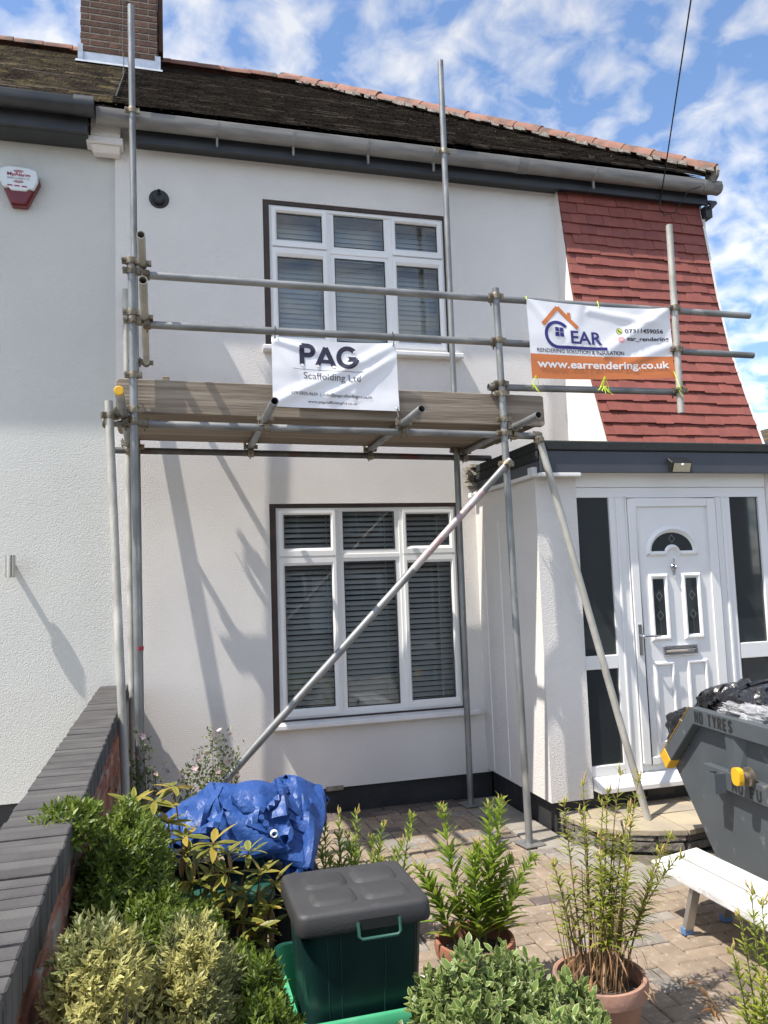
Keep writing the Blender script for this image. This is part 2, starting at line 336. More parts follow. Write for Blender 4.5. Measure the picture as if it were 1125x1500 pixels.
# herringbone blocks
def paver_mesh(nm, m):
    b = MB().frustum((-.0975, .0975, -.0475, .0475), (-.0975, .0975, -.0475, .0475), -.05, 0)
    return finish(b.mesh(nm), m, bevel=.006)
PM = [paver_mesh('paver', 'paver'), paver_mesh('paver', 'paver_grey'), paver_mesh('paver', 'paver_dark')]
cells = []
w = .1
for m in range(-20, 40):
    for k in range(-60, 30):
        for kind in (0, 1):
            if kind == 0: cx, cy = (k+4*m+1)*w, (k+.5)*w
            else: cx, cy = (k+4*m+.5)*w, (k+2)*w
            cy -= .05
            if not (.28 < cx < 5.8 and -3.6 < cy < -.2) and not (-.22 < cx < .3 and -1.9 < cy < -.2): continue
            if cx > 2.3 and cy > -1.12: continue
            if cx > 2.48 and cy > -1.95: continue
            px, py, d = proj((cx, cy, 0))
            vis = 0 < px < 1125 and 1150 < py < 1500 and d > 0
            hid = (px < 500 and py > 1200) or (400 < px < 630 and py > 1270) or (px > 560 and px < 830 and py > 1420) or (px > 1020 and py < 1300)
            cells.append((not vis, hid, d, cx, cy, kind))
cells.sort()
rest = MB()
for i, (nv, hid, d, cx, cy, kind) in enumerate(cells):
    r = random.random(); me = PM[0] if r < .84 else PM[1] if r < .97 else PM[2]
    dz = random.uniform(-.003, .002)
    if i < 296 and not nv:
        inst('paver', me, (cx, cy, dz), patio, rot=(random.gauss(0, .006), random.gauss(0, .006), (math.pi/2 if kind else 0)+random.gauss(0, .006)))
    else:
        h = (.0975, .0475) if kind == 0 else (.0475, .0975)
        rest.box(cx-h[0], cx+h[0], cy-h[1], cy+h[1], -.05, dz)
obj('pavers', rest, 'paver', patio, kind='stuff')
bm_edge = finish(MB().box(-.0975, .0975, -.0475, .0475, -.05, 0).mesh('border_brick'), 'paver_dark', bevel=.006)
for i in range(14):
    x = -.12+i*.2+.03
    if x < 2.3: inst('border_brick', bm_edge, (x, -.085, random.uniform(-.002, .003)), patio)
for i in range(12):
    x = -.05+i*.2+.03
    if x < 2.3: inst('border_brick', bm_edge, (x, -.185, random.uniform(-.002, .003)), patio)
sb = finish(MB().box(-.125, .125, -.21, .21, -.05, 0).mesh('edging_slab'), 'concrete', bevel=.006)
for i, y in enumerate((-.30, -.73, -1.16)): inst('edging_slab', sb, (2.43, y, .002+.001*i), patio)
for x, y in ((2.52, -1.60), (2.66, -2.0), (2.93, -2.08), (3.2, -2.1)): inst('edging_slab', sb, (x, y, .003), patio, rot=(0, 0, random.uniform(-.15, .15)))

# ---------------------------------------------------------------- house
XL = -.35
house = thing('house', 'white rendered house with red tile-hung bay behind the scaffold', 'house', (2.2, .3, 0))
WX0, WX1 = .79, 2.385
LZ0, LZ1, UZ0, UZ1 = .70, 2.40, 3.67, 4.905
def front_grid(xs, zs, holes, y):
    b = MB()
    for i in range(len(xs)-1):
        for j in range(len(zs)-1):
            if (i, j) in holes: continue
            b.quad((xs[i], y, zs[j]), (xs[i+1], y, zs[j]), (xs[i+1], y, zs[j+1]), (xs[i], y, zs[j+1]))
    return b
b = front_grid([XL, WX0, WX1, 4.92], [.175, LZ0, LZ1, UZ0, UZ1, 5.40], {(1, 1), (1, 3)}, 0)
for z0, z1 in ((LZ0, LZ1), (UZ0, UZ1)):
    d = .16
    b.quad((WX0, 0, z0), (WX0, 0, z1), (WX0, d, z1), (WX0, d, z0)); b.quad((WX1, 0, z0), (WX1, d, z0), (WX1, d, z1), (WX1, 0, z1))
    b.quad((WX0, 0, z1), (WX1, 0, z1), (WX1, d, z1), (WX0, d, z1)); b.quad((WX0, 0, z0), (WX0, d, z0), (WX1, d, z0), (WX1, 0, z0))
b.quad((XL, 0, .175), (4.92, 0, .175), (4.92, .05, .175), (XL, .05, .175))
b.quad((XL, 0, .175), (XL, .06, .175), (XL, .06, 5.4), (XL, 0, 5.4))
obj('wall', b, 'render_white', house, fixn=False)
# side / back walls, floors close the box
b = MB(); b.quad((4.92, 0, 0), (4.92, 6.2, 0), (4.92, 6.2, 5.4), (4.92, 0, 5.4)); b.quad((4.92, 6.2, 0), (XL, 6.2, 0), (XL, 6.2, 5.4), (4.92, 6.2, 5.4))
b.quad((XL, .06, 0), (XL, .06, 5.4), (XL, 6.2, 5.4), (XL, 6.2, 0))
obj('side_wall', b, 'render_white', house, fixn=False)
b = MB(); b.quad((XL, .2, 2.62), (4.9, .2, 2.62), (4.9, 6.2, 2.62), (XL, 6.2, 2.62)); b.quad((XL, .2, 5.2), (4.9, .2, 5.2), (4.9, 6.2, 5.2), (XL, 6.2, 5.2)); b.quad((XL, .2, .2), (4.9, .2, .2), (4.9, 6.2, .2), (XL, 6.2, .2))
b.quad((XL+.01, 1.6, .2), (4.9, 1.6, .2), (4.9, 1.6, 5.2), (XL+.01, 1.6, 5.2))
obj('interior', b, 'dark_interior', house, fixn=False)
obj('plinth', MB().quad((XL, .03, -.05), (2.58, .03, -.05), (2.58, .03, .19), (XL, .03, .19)), 'plinth_black', house, fixn=False)
# gentle repair strip left at the plinth edge
obj('vent_patch', MB().box(1.18, 1.32, -.004, .02, .155, .19), 'mortar', house)

def window(z0, z1, ztr, tops, bots, label):
    wroot = link('window', None, house); wroot['label'] = label
    f = .02
    tb = MB()
    tb.box(WX0+.001, WX0+.05, f-.012, f+.10, z0+.001, z1-.001); tb.box(WX1-.034, WX1-.001, f-.012, f+.10, z0+.001, z1-.001)
    tb.box(WX0+.05, WX1-.034, f-.012, f+.10, z1-.032, z1-.001); tb.box(WX0+.05, WX1-.034, f-.012, f+.10, z0+.001, z0+.018)
    obj('timber_surround', tb, 'brown_timber', wroot)
    x0, x1, zb, zt = WX0+.05, WX1-.034, z0+.018, z1-.032
    cols = [(.903, 1.283), (1.383, 1.818), (1.918, 2.296)]
    m1, m2 = (1.283+1.383)/2-.006, (1.818+1.918)/2+.006
    fr = MB(); y0, y1 = f, f+.07
    fr.box(x0, x0+.03, y0, y1, zb, zt); fr.box(x1-.03, x1, y0, y1, zb, zt)
    fr.box(x0+.03, x1-.03, y0, y1, zt-.03, zt); fr.box(x0+.03, x1-.03, y0, y1, zb, zb+.035)
    for m in (m1, m2): fr.box(m-.021, m+.021, y0+.002, y1, zb+.035, zt-.03)
    for a, c in ((x0+.03, m1-.021), (m1+.021, m2-.021), (m2+.021, x1-.03)): fr.box(a, c, y0+.004, y1, ztr-.018, ztr+.018)
    obj('frame', fr, 'upvc', wroot, bevel=.003)
    for ci, (gx0, gx1) in enumerate(cols):
        for top in (True, False):
            gz0, gz1 = (tops if top else bots)
            opening = ci != 1
            if not opening: gz0 -= .018; gz1 += .022
            if opening:
                xa = (x0+.022, m1-.010, 0)[0] if ci == 0 else m2+.010; xb = m1-.010 if ci == 0 else x1-.022
                za, zc = (ztr+.008, zt-.022) if top else (zb+.022, ztr-.008)
                s = MB(); ys, ye = f-.016, f+.05
                P = [(xa, za), (xb, za), (xb, zc), (xa, zc)]; Q = [(gx0, gz0), (gx1, gz0), (gx1, gz1), (gx0, gz1)]
                for i in range(4):
                    j = (i+1) % 4; a, c, d2, e = P[i], P[j], Q[j], Q[i]
                    mid = lambda p, q: (p[0]*.35+q[0]*.65, p[1]*.35+q[1]*.65)
                    g1, g2 = mid(a, e), mid(c, d2)
                    s.add([(a[0], ys, a[1]), (c[0], ys, c[1]), (g2[0], ys, g2[1]), (g1[0], ys, g1[1]), (d2[0], ys+.014, d2[1]), (e[0], ys+.014, e[1]),
                           (a[0], ye, a[1]), (c[0], ye, c[1]), (d2[0], ye, d2[1]), (e[0], ye, e[1])],
                          [(0, 1, 2, 3), (3, 2, 4, 5), (0, 6, 7, 1), (5, 4, 8, 9)])
                obj('sash', s, 'upvc', wroot)
            else:
                s = MB(); Q = (m1+.019, m2-.019); za, zc = (ztr+.016, zt-.028) if top else (zb+.033, ztr-.016)
                s.box(Q[0], gx0, f+.012, f+.05, za, zc); s.box(gx1, Q[1], f+.012, f+.05, za, zc); s.box(gx0, gx1, f+.012, f+.05, za, gz0); s.box(gx0, gx1, f+.012, f+.05, gz1, zc)
                obj('bead', s, 'upvc', wroot, bevel=.002)
            g = MB(); y = f+.022
            g.quad((gx0-.006, y, gz0-.006), (gx1+.006, y, gz0-.006), (gx1+.006, y, gz1+.006), (gx0-.006, y, gz1+.006))
            obj('pane', g, 'glass', wroot, fixn=False)
            gk = MB(); t = .006; y = f+.020-(.006 if opening else .010)
            gk.box(gx0, gx0+t, y, y+.004, gz0, gz1); gk.box(gx1-t, gx1, y, y+.004, gz0, gz1); gk.box(gx0+t, gx1-t, y, y+.004, gz0, gz0+t); gk.box(gx0+t, gx1-t, y, y+.004, gz1-t, gz1)
            obj('gasket', gk, 'black_plastic', wroot)
    return wroot
wl = window(LZ0, LZ1, 1.975, (2.045, 2.312), (.795, 1.908), 'downstairs window with wide white sill')
wu = window(UZ0, UZ1, 4.513, (4.578, 4.814), (3.765, 4.44), 'upstairs window under the eaves')
def sill(z, x0, x1, win):
    b = MB(); pr = [(-.075, z-.052), (-.082, z-.045), (-.082, z-.016), (-.07, z-.008), (.03, z), (.03, z-.052)]
    b.prism([(x0, y, zz) for y, zz in pr], (x1-x0, 0, 0)); obj('sill', b, 'sill_white', win, bevel=.003)
sill(LZ0+.006, .765, 2.455, wl); sill(UZ0+.006, .765, 2.455, wu)
# blinds hang inside each window
def blind(z0, z1, label, tilt, gap):
    t = thing('venetian_blind', label, 'blind', ((WX0+WX1)/2, .22, z1), 'white venetian blinds')
    x0, x1 = WX0+.02, WX1-.02
    obj('head_rail', MB().box(x0, x1, .19, .235, z1-.05, z1-.012), 'slat', t)
    n = int((z1-z0-.07)/gap)
    c, s_ = math.cos(tilt)*.025, math.sin(tilt)*.025
    b = MB(); b.add([(x0, -c, -s_), (x1, -c, -s_), (x1, 0, .0035), (x0, 0, .0035), (x1, c, s_), (x0, c, s_)], [(0, 1, 2, 3), (3, 2, 4, 5)])
    me = finish(b.mesh('slat'), 'slat', fixn=False)
    zz = z1-.07
    for i in range(n):
        inst('slat', me, (0, .212, zz), t, rot=(random.gauss(0, .02), 0, 0)); zz -= gap
    obj('bottom_rail', MB().box(x0, x1, .195, .23, zz, zz+.02), 'slat', t)
    cdm = MB()
    for fx in (.08, .30, .38, .62, .70, .92):
        x = x0+(x1-x0)*fx; cdm.box(x-.0015, x+.0015, .183, .186, zz, z1-.05)
    obj('cord', cdm, 'slat', t)
blind(LZ0+.02, LZ1, 'white slatted blind behind the downstairs window panes', R(37), .0435)
blind(UZ0+.02, UZ1, 'white slatted blind behind the upstairs window panes', R(72), .0435)

# tile-hung bay
CURVE = [(5.26, -.03), (4.81, -.10), (4.285, -.18), (3.756, -.29), (3.294, -.445), (2.827, -.61), (2.70, -.66)]
def cy(z):
    for (za, ya), (zb, yb) in zip(CURVE, CURVE[1:]):
        if z >= zb: 
            t = (z-za)/(zb-za); return ya+(yb-ya)*t
    return CURVE[-1][1]
TX0, TX1 = 3.44, 4.925
b = MB()
zs = [c[0] for c in CURVE]
b.poly([(TX0, cy(z)-.012, z) for z in zs]+[(TX0, 0.0, zs[-1]), (TX0, 0.0, zs[0])])
b.poly([(TX1, cy(z)-.004, z) for z in zs]+[(TX1, 0.01, zs[-1]), (TX1, 0.01, zs[0])])
for za, zb in zip(zs, zs[1:]):
    b.quad((TX0+.001, cy(za), za), (TX1-.001, cy(za), za), (TX1-.001, cy(zb), zb), (TX0+.001, cy(zb), zb))
obj('bay_cheek', b, 'render_cheek', house, fixn=False, label='bright rendered cheek at the side of the red tiles')
hang = link('tile_hanging', None, house); hang['label'] = 'red plain tiles hung in rows'
tm = []
for k in range(4):
    b = MB(); jx = [.0, .004, -.004, .002][k]
    b.add([(-.0815, -.004, 0), (.0815, -.004, jx), (.0815, -.021, jx), (-.0815, -.021, 0), (-.0815, .012, .145), (.0815, .012, .145), (.0815, .000, .145), (-.0815, .000, .145)],
          [(0, 1, 2, 3), (4, 7, 6, 5), (3, 2, 6, 7), (0, 4, 5, 1), (1, 5, 6, 2), (0, 3, 7, 4)])
    tm.append(finish(b.mesh('tile'), 'red_tile', bevel=.0015))
def half_tile(wd):
    b = MB(); h = wd/2
    b.add([(-h, -.004, 0), (h, -.004, 0), (h, -.016, 0), (-h, -.016, 0), (-h, .012, .145), (h, .012, .145), (h, .000, .145), (-h, .000, .145)],
          [(0, 1, 2, 3), (4, 7, 6, 5), (3, 2, 6, 7), (0, 4, 5, 1), (1, 5, 6, 2), (0, 3, 7, 4)])
    return finish(b.mesh('tile'), 'red_tile', bevel=.0015)
z = 2.78; row = 0; tw = .165
while z < 5.20:
    y = cy(z)-.012; y2 = cy(z+.145); ang = math.atan2((y2-(y+.012)), .145)
    x = TX0+.004; offs = tw/2 if row % 2 else 0
    rowj = random.gauss(0, .003)
    first = tw-offs if offs else tw
    while x < TX1-.03:
        wd = min(first, TX1+.012-x); first = tw
        me = random.choice(tm) if wd > .15 else half_tile(wd)
        sc = (1, 1, 1) if wd > .15 else None
        zz = z+rowj+random.gauss(0, .0035)
        inst('tile', me, (x+wd/2, y+random.gauss(0, .002), zz), hang, rot=(-ang+random.gauss(0, .018), random.gauss(0, .008), random.gauss(0, .008)), scale=sc)
        x += wd
    z += .101; row += 1
b = MB()
for za, zb in zip(zs, zs[1:]): b.add([(TX1-.002, cy(za)-.03, za), (TX1+.022, cy(za)-.03, za), (TX1+.022, cy(zb)-.03, zb), (TX1-.002, cy(zb)-.03, zb), (TX1+.022, cy(za)+.03, za), (TX1+.022, cy(zb)+.03, zb)], [(0, 1, 2, 3), (1, 4, 5, 2)])
obj('verge_trim', b, 'render_cheek', house, fixn=False)

# roof
T = .78
def rz(y): return 5.418+T*(y+.25)
HX, HY = 1.667, 2.953; HZ = rz(HY)
roof = link('roof', None, house)
b = MB()
b.quad((XL, -.21, rz(-.21)-.03), (4.88, -.21, rz(-.21)-.03), (HX, HY, HZ-.03), (XL, HY, HZ-.03))
b.poly([(4.90, -.23, rz(-.25)-.03), (4.90, 6.2, rz(-.25)-.03), (HX, HY, HZ-.03)])
b.poly([(4.90, 6.2, rz(-.25)-.03), (XL, 6.2, rz(-.25)-.03), (XL, HY, HZ-.03), (HX, HY, HZ-.03)])
obj('roof_deck', b, 'roof_tile', roof, fixn=False)
def roof_tiles(xa, xb, clip, seed):
    rr = random.Random(seed); b = MB(); n = 42; g = (HY+.25)/n
    for r in range(n):
        y0 = -.255+r*g; y1 = y0+g*1.25; x = xa+(0 if r % 2 else -.0825); wob = rr.gauss(0, .004)
        xe = xb if not clip else min(xb, 4.94-(y0+.25)*1.02)
        while x < xe:
            w_ = min(.163, xe-x); xs = max(x, xa)
            if x+w_-xs > .01:
                l = rr.gauss(0, .003)+wob; j = rr.gauss(0, .004)
                z0, z1 = rz(y0)+.022+l, rz(y1)+.006
                b.add([(xs, y0+j, z0), (x+w_, y0+j, z0+rr.gauss(0, .002)), (x+w_, y1, z1), (xs, y1, z1), (xs, y0+j, z0-.02), (x+w_, y0+j, z0-.02)], [(0, 1, 2, 3), (4, 5, 1, 0)])
            x += .166
    return b
obj('roof_tiles', roof_tiles(XL, 5.0, True, 3), 'roof_tile', roof, kind='stuff', fixn=False)
def half_round(L, r, nm, m, seg=8, flare=1.08):
    b = MB(); t = .014; o = []
    for x, rr in ((0, r*flare), (L, r)):
        for q in (rr, rr-t):
            o.append([(x, -math.cos(math.pi*k/seg)*q, math.sin(math.pi*k/seg)*q) for k in range(seg+1)])
    vs = sum(o, []); n = seg+1; fs = []
    for k in range(seg):
        fs += [(k, k+1, 2*n+k+1, 2*n+k), (n+k, 3*n+k, 3*n+k+1, n+k+1), (k, n+k, n+k+1, k+1), (2*n+k, 2*n+k+1, 3*n+k+1, 3*n+k)]
    b.add(vs, fs); return finish(b.mesh(nm), m, smooth=40)
hipm = half_round(.335, .090, 'hip_tile', 'terracotta_ridge')
p0 = Vector((4.94, -.25, 5.428)); p1 = Vector((HX, HY, HZ+.01)); d = (p1-p0); L = d.length; d.normalize()
n = int(L/.30)
q = d.to_track_quat('X', 'Z').to_euler()
for i in range(n+1):
    p = p0+d*(i*L/n)-d*.02
    inst('hip_tile', hipm, p+Vector((0, 0, .012+random.gauss(0, .005))), roof, rot=(q.x+random.gauss(0, .02), q.y+random.gauss(0, .012), q.z+random.gauss(0, .012)))
x = HX
while x > XL+.1:
    inst('ridge_tile', hipm, (x, HY, HZ+.012), roof, rot=(random.gauss(0, .02), random.gauss(0, .012), math.pi+random.gauss(0, .01))); x -= .31
b = MB()   # bedding mortar along the hip
side = Vector((-1, -1, 0)).normalized()
for i in range(60):
    c = p0+d*(L*(i+random.random())/60)+side*(.085+random.uniform(-.01, .012))+Vector((0, 0, .005+random.uniform(-.012, .012)))
    b.obox(c, d*random.uniform(.02, .06), side*.02, Vector((0, 0, random.uniform(.008, .022))))
b.lathe([(0, -.01), (.085, -.01), (.085, .02), (0, .02)], p0+Vector((-.005, -.01, .0)), 10, 'x')
obj('hip_mortar', b, 'mortar', roof, kind='stuff')
# eaves
soff = MB().box(XL+.16, 4.95, -.115, -.001, 5.215, 5.23); obj('soffit', soff, 'fascia_dark', house)
b = MB(); b.box(XL+.16, 4.97, -.135, -.116, 5.193, 5.40); b.box(XL+.16, 4.97, -.142, -.136, 5.193, 5.24); obj('fascia', b, 'fascia_dark', house)
b = MB(); b.box(4.93, 5.0, -.15, -.001, 5.07, 5.18); b.prism([(4.95, -.2, 5.15), (5.02, -.2, 5.18), (5.02, .3, 5.18), (4.95, .3, 5.0)], (0, 0, .02)); obj('corner_bracket', b, 'fascia_dark', house)
obj('render_stop', MB().box(4.93, 4.955, -.10, .02, 4.98, 5.16), 'render_white', house)
def gutter(xa, xb, m, par, z=5.332, ry=.062, yc=-.202):
    b = MB(); seg = 12
    prof = [(yc-ry, z+.036)]+[(yc-ry*math.cos(math.pi*k/seg), z-.066*math.sin(math.pi*k/seg)) for k in range(seg+1)]+[(yc+ry, z+.036)]
    inner = [(y*.94+yc*.06, zz*1.0+.004) for y, zz in prof]
    P = prof+inner[::-1]
    b.prism([(xa, y, zz) for y, zz in P], (xb-xa, 0, 0)); return obj('gutter', b, m, par, smooth=35)
g = gutter(-.47, 5.04, 'gutter_grey', house)
for x in (.42, 1.02, 1.64, 2.21, 3.02, 3.72, 4.90):
    b = MB(); seg = 10
    big = x in (3.02, 4.90)
    wd = .045 if big else .012
    prof = [(-.202-.067*math.cos(math.pi*k/seg), 5.332-.071*math.sin(math.pi*k/seg)) for k in range(seg+1)]
    prof = [(prof[0][0], 5.366)]+prof+[(prof[-1][0], 5.366)]
    b.prism([(x-wd, y, zz) for y, zz in prof], (2*wd, 0, 0))
    if not big: b.box(x-.008, x+.008, -.212, -.194, 5.19, 5.265)
    obj('gutter_bracket', b, 'gutter_grey', g, smooth=35)
obj('gutter_end', MB().lathe([(0, .03), (.05, .02), (.066, 0), (.066, -.01), (0, -.01)], (5.04, -.202, 5.33), 14, 'x'), 'gutter_grey', g, smooth=50)
obj('gutter_spike', MB().box(4.97, 5.05, -.155, -.125, 5.20, 5.233), 'gutter_black', house)
# chimney
CX0, CX1, CY0, CY1 = -.83, -.03, 2.30, 3.15
ch = link('chimney', None, house)
obj('chimney_core', MB().box(CX0+.006, CX1-.006, CY0+.003, CY1, 7.3, 9.3), 'chimney_mortar', ch)
bmA = finish(MB().box(-.1045, .1045, 0, .05, 0, .060).mesh('brick'), 'chimney_brick', bevel=.004)
bmB = finish(MB().box(-.049, .049, 0, .05, 0, .060).mesh('brick'), 'chimney_brick', bevel=.004)
bmC = finish(MB().box(-.05, 0, -.1045, .1045, 0, .063).mesh('brick'), 'chimney_brick', bevel=.004)
z = 7.40; r = 0
while z < 9.2:
    x = CX0
    pat = [.2, .2, .2, .2] if r % 2 == 0 else [.1, .2, .2, .2, .1]
    for wd in pat:
        inst('brick', bmA if wd > .15 else bmB, (x+wd/2, CY0-random.uniform(.001, .005), z), ch, scale=((.95 if wd > .15 else .90)*random.uniform(.97, 1), 1, random.uniform(.95, 1.03))); x += wd
    y = CY0+.155
    while y < CY1 and z < 8.6:
        inst('brick', bmC, (CX1+random.uniform(.001, .004), y+(.1 if r % 2 else 0), z), ch); y += .22
    z += .0735; r += 1
obj('chimney_pier', MB().box(CX1+.004, CX1+.06, CY0+.42, CY1+.02, 7.95, 9.3), 'chimney_brick', ch, bevel=.01)
b = MB(); b.box(CX0-.015, CX1+.02, CY0-.022, CY0-.006, rz(CY0)-.02, rz(CY0)+.115); b.quad((CX0-.04, CY0-.14, rz(CY0-.14)+.035), (CX1+.05, CY0-.14, rz(CY0-.14)+.035), (CX1+.05, CY0-.01, rz(CY0)+.035), (CX0-.04, CY0-.01, rz(CY0)+.035))
b.box(CX0-.02, CX0+.03, CY0-.03, CY0-.023, rz(CY0)-.0, rz(CY0)+.20); b.box(CX1-.03, CX1+.03, CY0-.03, CY0-.023, rz(CY0)-.02, rz(CY0)+.17)
b.prism([(CX1+.008, CY0-.02, rz(CY0)), (CX1+.008, CY1, rz(CY1)), (CX1+.008, CY1, rz(CY1)+.12), (CX1+.008, CY0-.02, rz(CY0)+.12)], (.012, 0, 0))
obj('lead_flashing', b, 'lead', ch)
obj('aerial_cable', MB().path([(CX0+.44, CY0-.02, 9.3), (CX0+.445, CY0-.012, 8.4), (CX0+.44, CY0-.035, 7.56), (CX0+.46, CY0-.3, 7.30), (CX0+.49, 1.2, rz(1.2)+.05), (CX0+.5, -.2, rz(-.2)+.05)], .005, 5), 'wire_black', ch)
# corbel where the two houses meet
b = MB(); b.box(-.520, -.305, -.115, -.001, 5.22, 5.385); b.box(-.550, -.285, -.125, -.001, 5.165, 5.219)
b.frustum((-.50, -.315, -.07, -.001), (-.525, -.305, -.105, -.001), 5.115, 5.164)
obj('corbel', b, 'render_white', house, bevel=.004)

# ---------------------------------------------------------------- neighbouring half of the pair
nb = thing('house', 'grey-green rendered half of the pair with black gutter and alarm box', 'house', (-2.5, .3, 0))
b = MB(); b.quad((-7, .035, .29), (XL+.0, .035, .29), (XL+.0, .035, 5.4), (-7, .035, 5.4)); b.quad((-7, .035, .29), (XL, .035, .29), (XL, .1, .29), (-7, .1, .29))
b.quad((-7, .035, 0), (-7, 6.2, 0), (-7, 6.2, 5.4), (-7, .035, 5.4)); b.quad((-7, 6.2, 0), (XL, 6.2, 0), (XL, 6.2, 5.4), (-7, 6.2, 5.4))
obj('wall', b, 'render_grey', nb, fixn=False)
obj('plinth', MB().quad((-7, .06, -.05), (XL, .06, -.05), (XL, .06, .30), (-7, .06, .30)), 'plinth_black', nb, fixn=False)
nr = link('roof', None, nb)
obj('roof_tiles', roof_tiles(-7, XL, False, 5), 'roof_tile_moss', nr, kind='stuff', fixn=False)
b = MB(); b.quad((-7, -.26, rz(-.26)-.03), (XL, -.26, rz(-.26)-.03), (XL, HY, HZ-.03), (-7, HY, HZ-.03)); b.quad((-7, HY, HZ-.03), (XL, HY, HZ-.03), (XL, 6.2, 5.36), (-7, 6.2, 5.36)); b.poly([(-7, -.26, 5.36), (-7, HY, HZ-.03), (-7, 6.2, 5.36)])
obj('roof_deck', b, 'roof_tile', nr, fixn=False)
x = XL
while x > -3.2:
    inst('ridge_tile', hipm, (x, HY, HZ+.012), nr, rot=(random.gauss(0, .02), random.gauss(0, .012), math.pi+random.gauss(0, .01))); x -= .31
b = MB(); b.box(-7, -.53, -.205, -.165, 5.185, 5.42); b.box(-7, -.535, -.165, .03, 5.18, 5.21); obj('fascia', b, 'gutter_black', nb, bevel=.006)
g2 = gutter(-7, -.475, 'gutter_black', nb, z=5.345, ry=.066, yc=-.275)
b = MB(); b.lathe([(0, .0), (.072, .0), (.074, .05), (.074, .14), (0, .14)], (-.62, -.275, 5.35), 16, 'x'); obj('gutter_joint', b, 'gutter_black', g2, smooth=40)

# ---------------------------------------------------------------- small things on the walls
t = thing('alarm_box', 'white and red bell alarm box on the grey-green wall', 'alarm box', (-1.03, .03, 4.66))
yf = -.055
def qprism(pts, y0, y1): return MB().prism([(x, y0, z) for x, z in pts], (0, y1-y0, 0))
obj('base', qprism([(-1.170, 4.86), (-1.145, 4.935), (-.915, 4.93), (-.885, 4.85), (-.975, 4.655), (-1.085, 4.655)], -.02, .034), 'alarm_red', t, bevel=.006)
obj('lens', qprism([(-1.125, 4.77), (-.935, 4.765), (-.982, 4.665), (-1.078, 4.665)], -.05, -.018), 'alarm_red', t, bevel=.006)
obj('cover', qprism([(-1.175, 4.86), (-1.155, 4.925), (-1.10, 4.945), (-.96, 4.94), (-.905, 4.92), (-.895, 4.85), (-.928, 4.775), (-.965, 4.775), (-.975, 4.757), (-1.085, 4.757), (-1.095, 4.78), (-1.135, 4.78)], -.062, -.019), 'alarm_white', t, bevel=.007)

def text_mesh(body, width=None, height=None, offset=0., spacing=1., shear=0.):
    cu = bpy.data.curves.new('t', 'FONT'); cu.body = body; cu.size = 1; cu.offset = offset; cu.space_character = spacing; cu.shear = shear; cu.fill_mode = 'FRONT'; cu.resolution_u = 3
    o = bpy.data.objects.new('t', cu); C.objects.link(o)
    dg = bpy.context.evaluated_depsgraph_get(); me = bpy.data.meshes.new_from_object(o.evaluated_get(dg))
    bpy.data.objects.remove(o); bpy.data.curves.remove(cu); me.materials.clear()
    v = np.array([x.co[:] for x in me.vertices]); 
    f = [tuple(p.vertices) for p in me.polygons]; bpy.data.meshes.remove(me)
    x0, x1, y0, y1 = v[:, 0].min(), v[:, 0].max(), v[:, 1].min(), v[:, 1].max()
    sx = width/(x1-x0) if width else 1; sy = height/(y1-y0) if height else sx
    if not width: sx = sy
    v = (v-[x0, y0, 0])*[sx, sy, 1]
    return v[:, :2], f
def lettering(name, body, x, z, material, parent, fn, width=None, height=None, offset=0., spacing=1., lift=.0016, slope=0.):
    lift += .0022
    uv, f = text_mesh(body, width, height, offset, spacing)
    b = MB(); b.add([fn(x+u, z+w_+slope*u, lift) for u, w_ in uv], f); return obj(name, b, material, parent, fixn=False)
flat_alarm = lambda x, z, l: (x, -.062-l, z)
lettering('lettering', 'MyAlarm', -1.108, 4.861, 'ink_red', t, flat_alarm, width=.158, height=.034, offset=.02, slope=-.03)
lettering('lettering', 'SECURITY', -1.108, 4.845, 'ink_grey', t, flat_alarm, width=.155, height=.012, slope=-.03)
b = MB()
for sgn, zc in ((1, 4.868), (-1, 4.862)):
    for rr in (.045, .037, .029):
        for k in range(10):
            a0, a1 = R(50+8*k), R(50+8*(k+1))
            P = [(-1.03+rr*1.3*math.cos(a), zc+sgn*(rr*.9*math.sin(a)+.008)) for a in (a0, a1)]; Q = [(-1.03+(rr-.0045)*1.3*math.cos(a), zc+sgn*((rr-.0045)*.9*math.sin(a)+.008)) for a in (a0, a1)]
            b.quad(*[(x, -.0635, z) for x, z in (P[0], P[1], Q[1], Q[0])])
obj('emblem', b, 'ink_red', t, fixn=False)
b = MB()
for i, x in enumerate((-1.108, -1.058, -1.008)): b.quad((x, -.0635, 4.789-.002*i), (x+.036, -.0635, 4.788-.002*i), (x+.036, -.0635, 4.798-.002*i), (x, -.0635, 4.799-.002*i))
obj('small_print', b, 'ink_red', t, fixn=False)

t = thing('wall_vent', 'round black boiler flue terminal on white wall', 'flue', (-.022, 0, 4.82))
obj('collar', MB().lathe([(.05, -.004), (.072, -.006), (.077, -.003), (.077, .004)], (-.022, 0, 4.82), 28, 'y').lathe([(0, -.004), (.05, -.004)], (-.022, 0, 4.82), 28, 'y'), 'black_plastic', t, smooth=50)
obj('nozzle', MB().lathe([(0, -.05), (.02, -.052), (.034, -.05), (.04, -.04), (.04, -.003)], (-.022, 0, 4.812), 20, 'y'), 'black_plastic', t, smooth=40)
obj('outlet', MB().lathe([(.008, -.07), (.015, -.075), (.019, -.07), (.019, -.02)], (-.022, 0, 4.85), 14, 'y'), 'black_plastic', t, smooth=40)

t = thing('wall_lamp', 'brushed steel cylinder lamp on grey-green wall', 'wall light', (-1.063, .03, 1.88))
obj('shade', MB().lathe([(.026, .078), (.033, .078), (.033, -.078), (.026, -.078), (.024, .07)], (-1.063, -.075, 1.958), 24), 'steel', t, smooth=40)
obj('bracket', MB().box(-1.08, -1.046, -.046, .036, 1.945, 1.975), 'steel', t, bevel=.003)

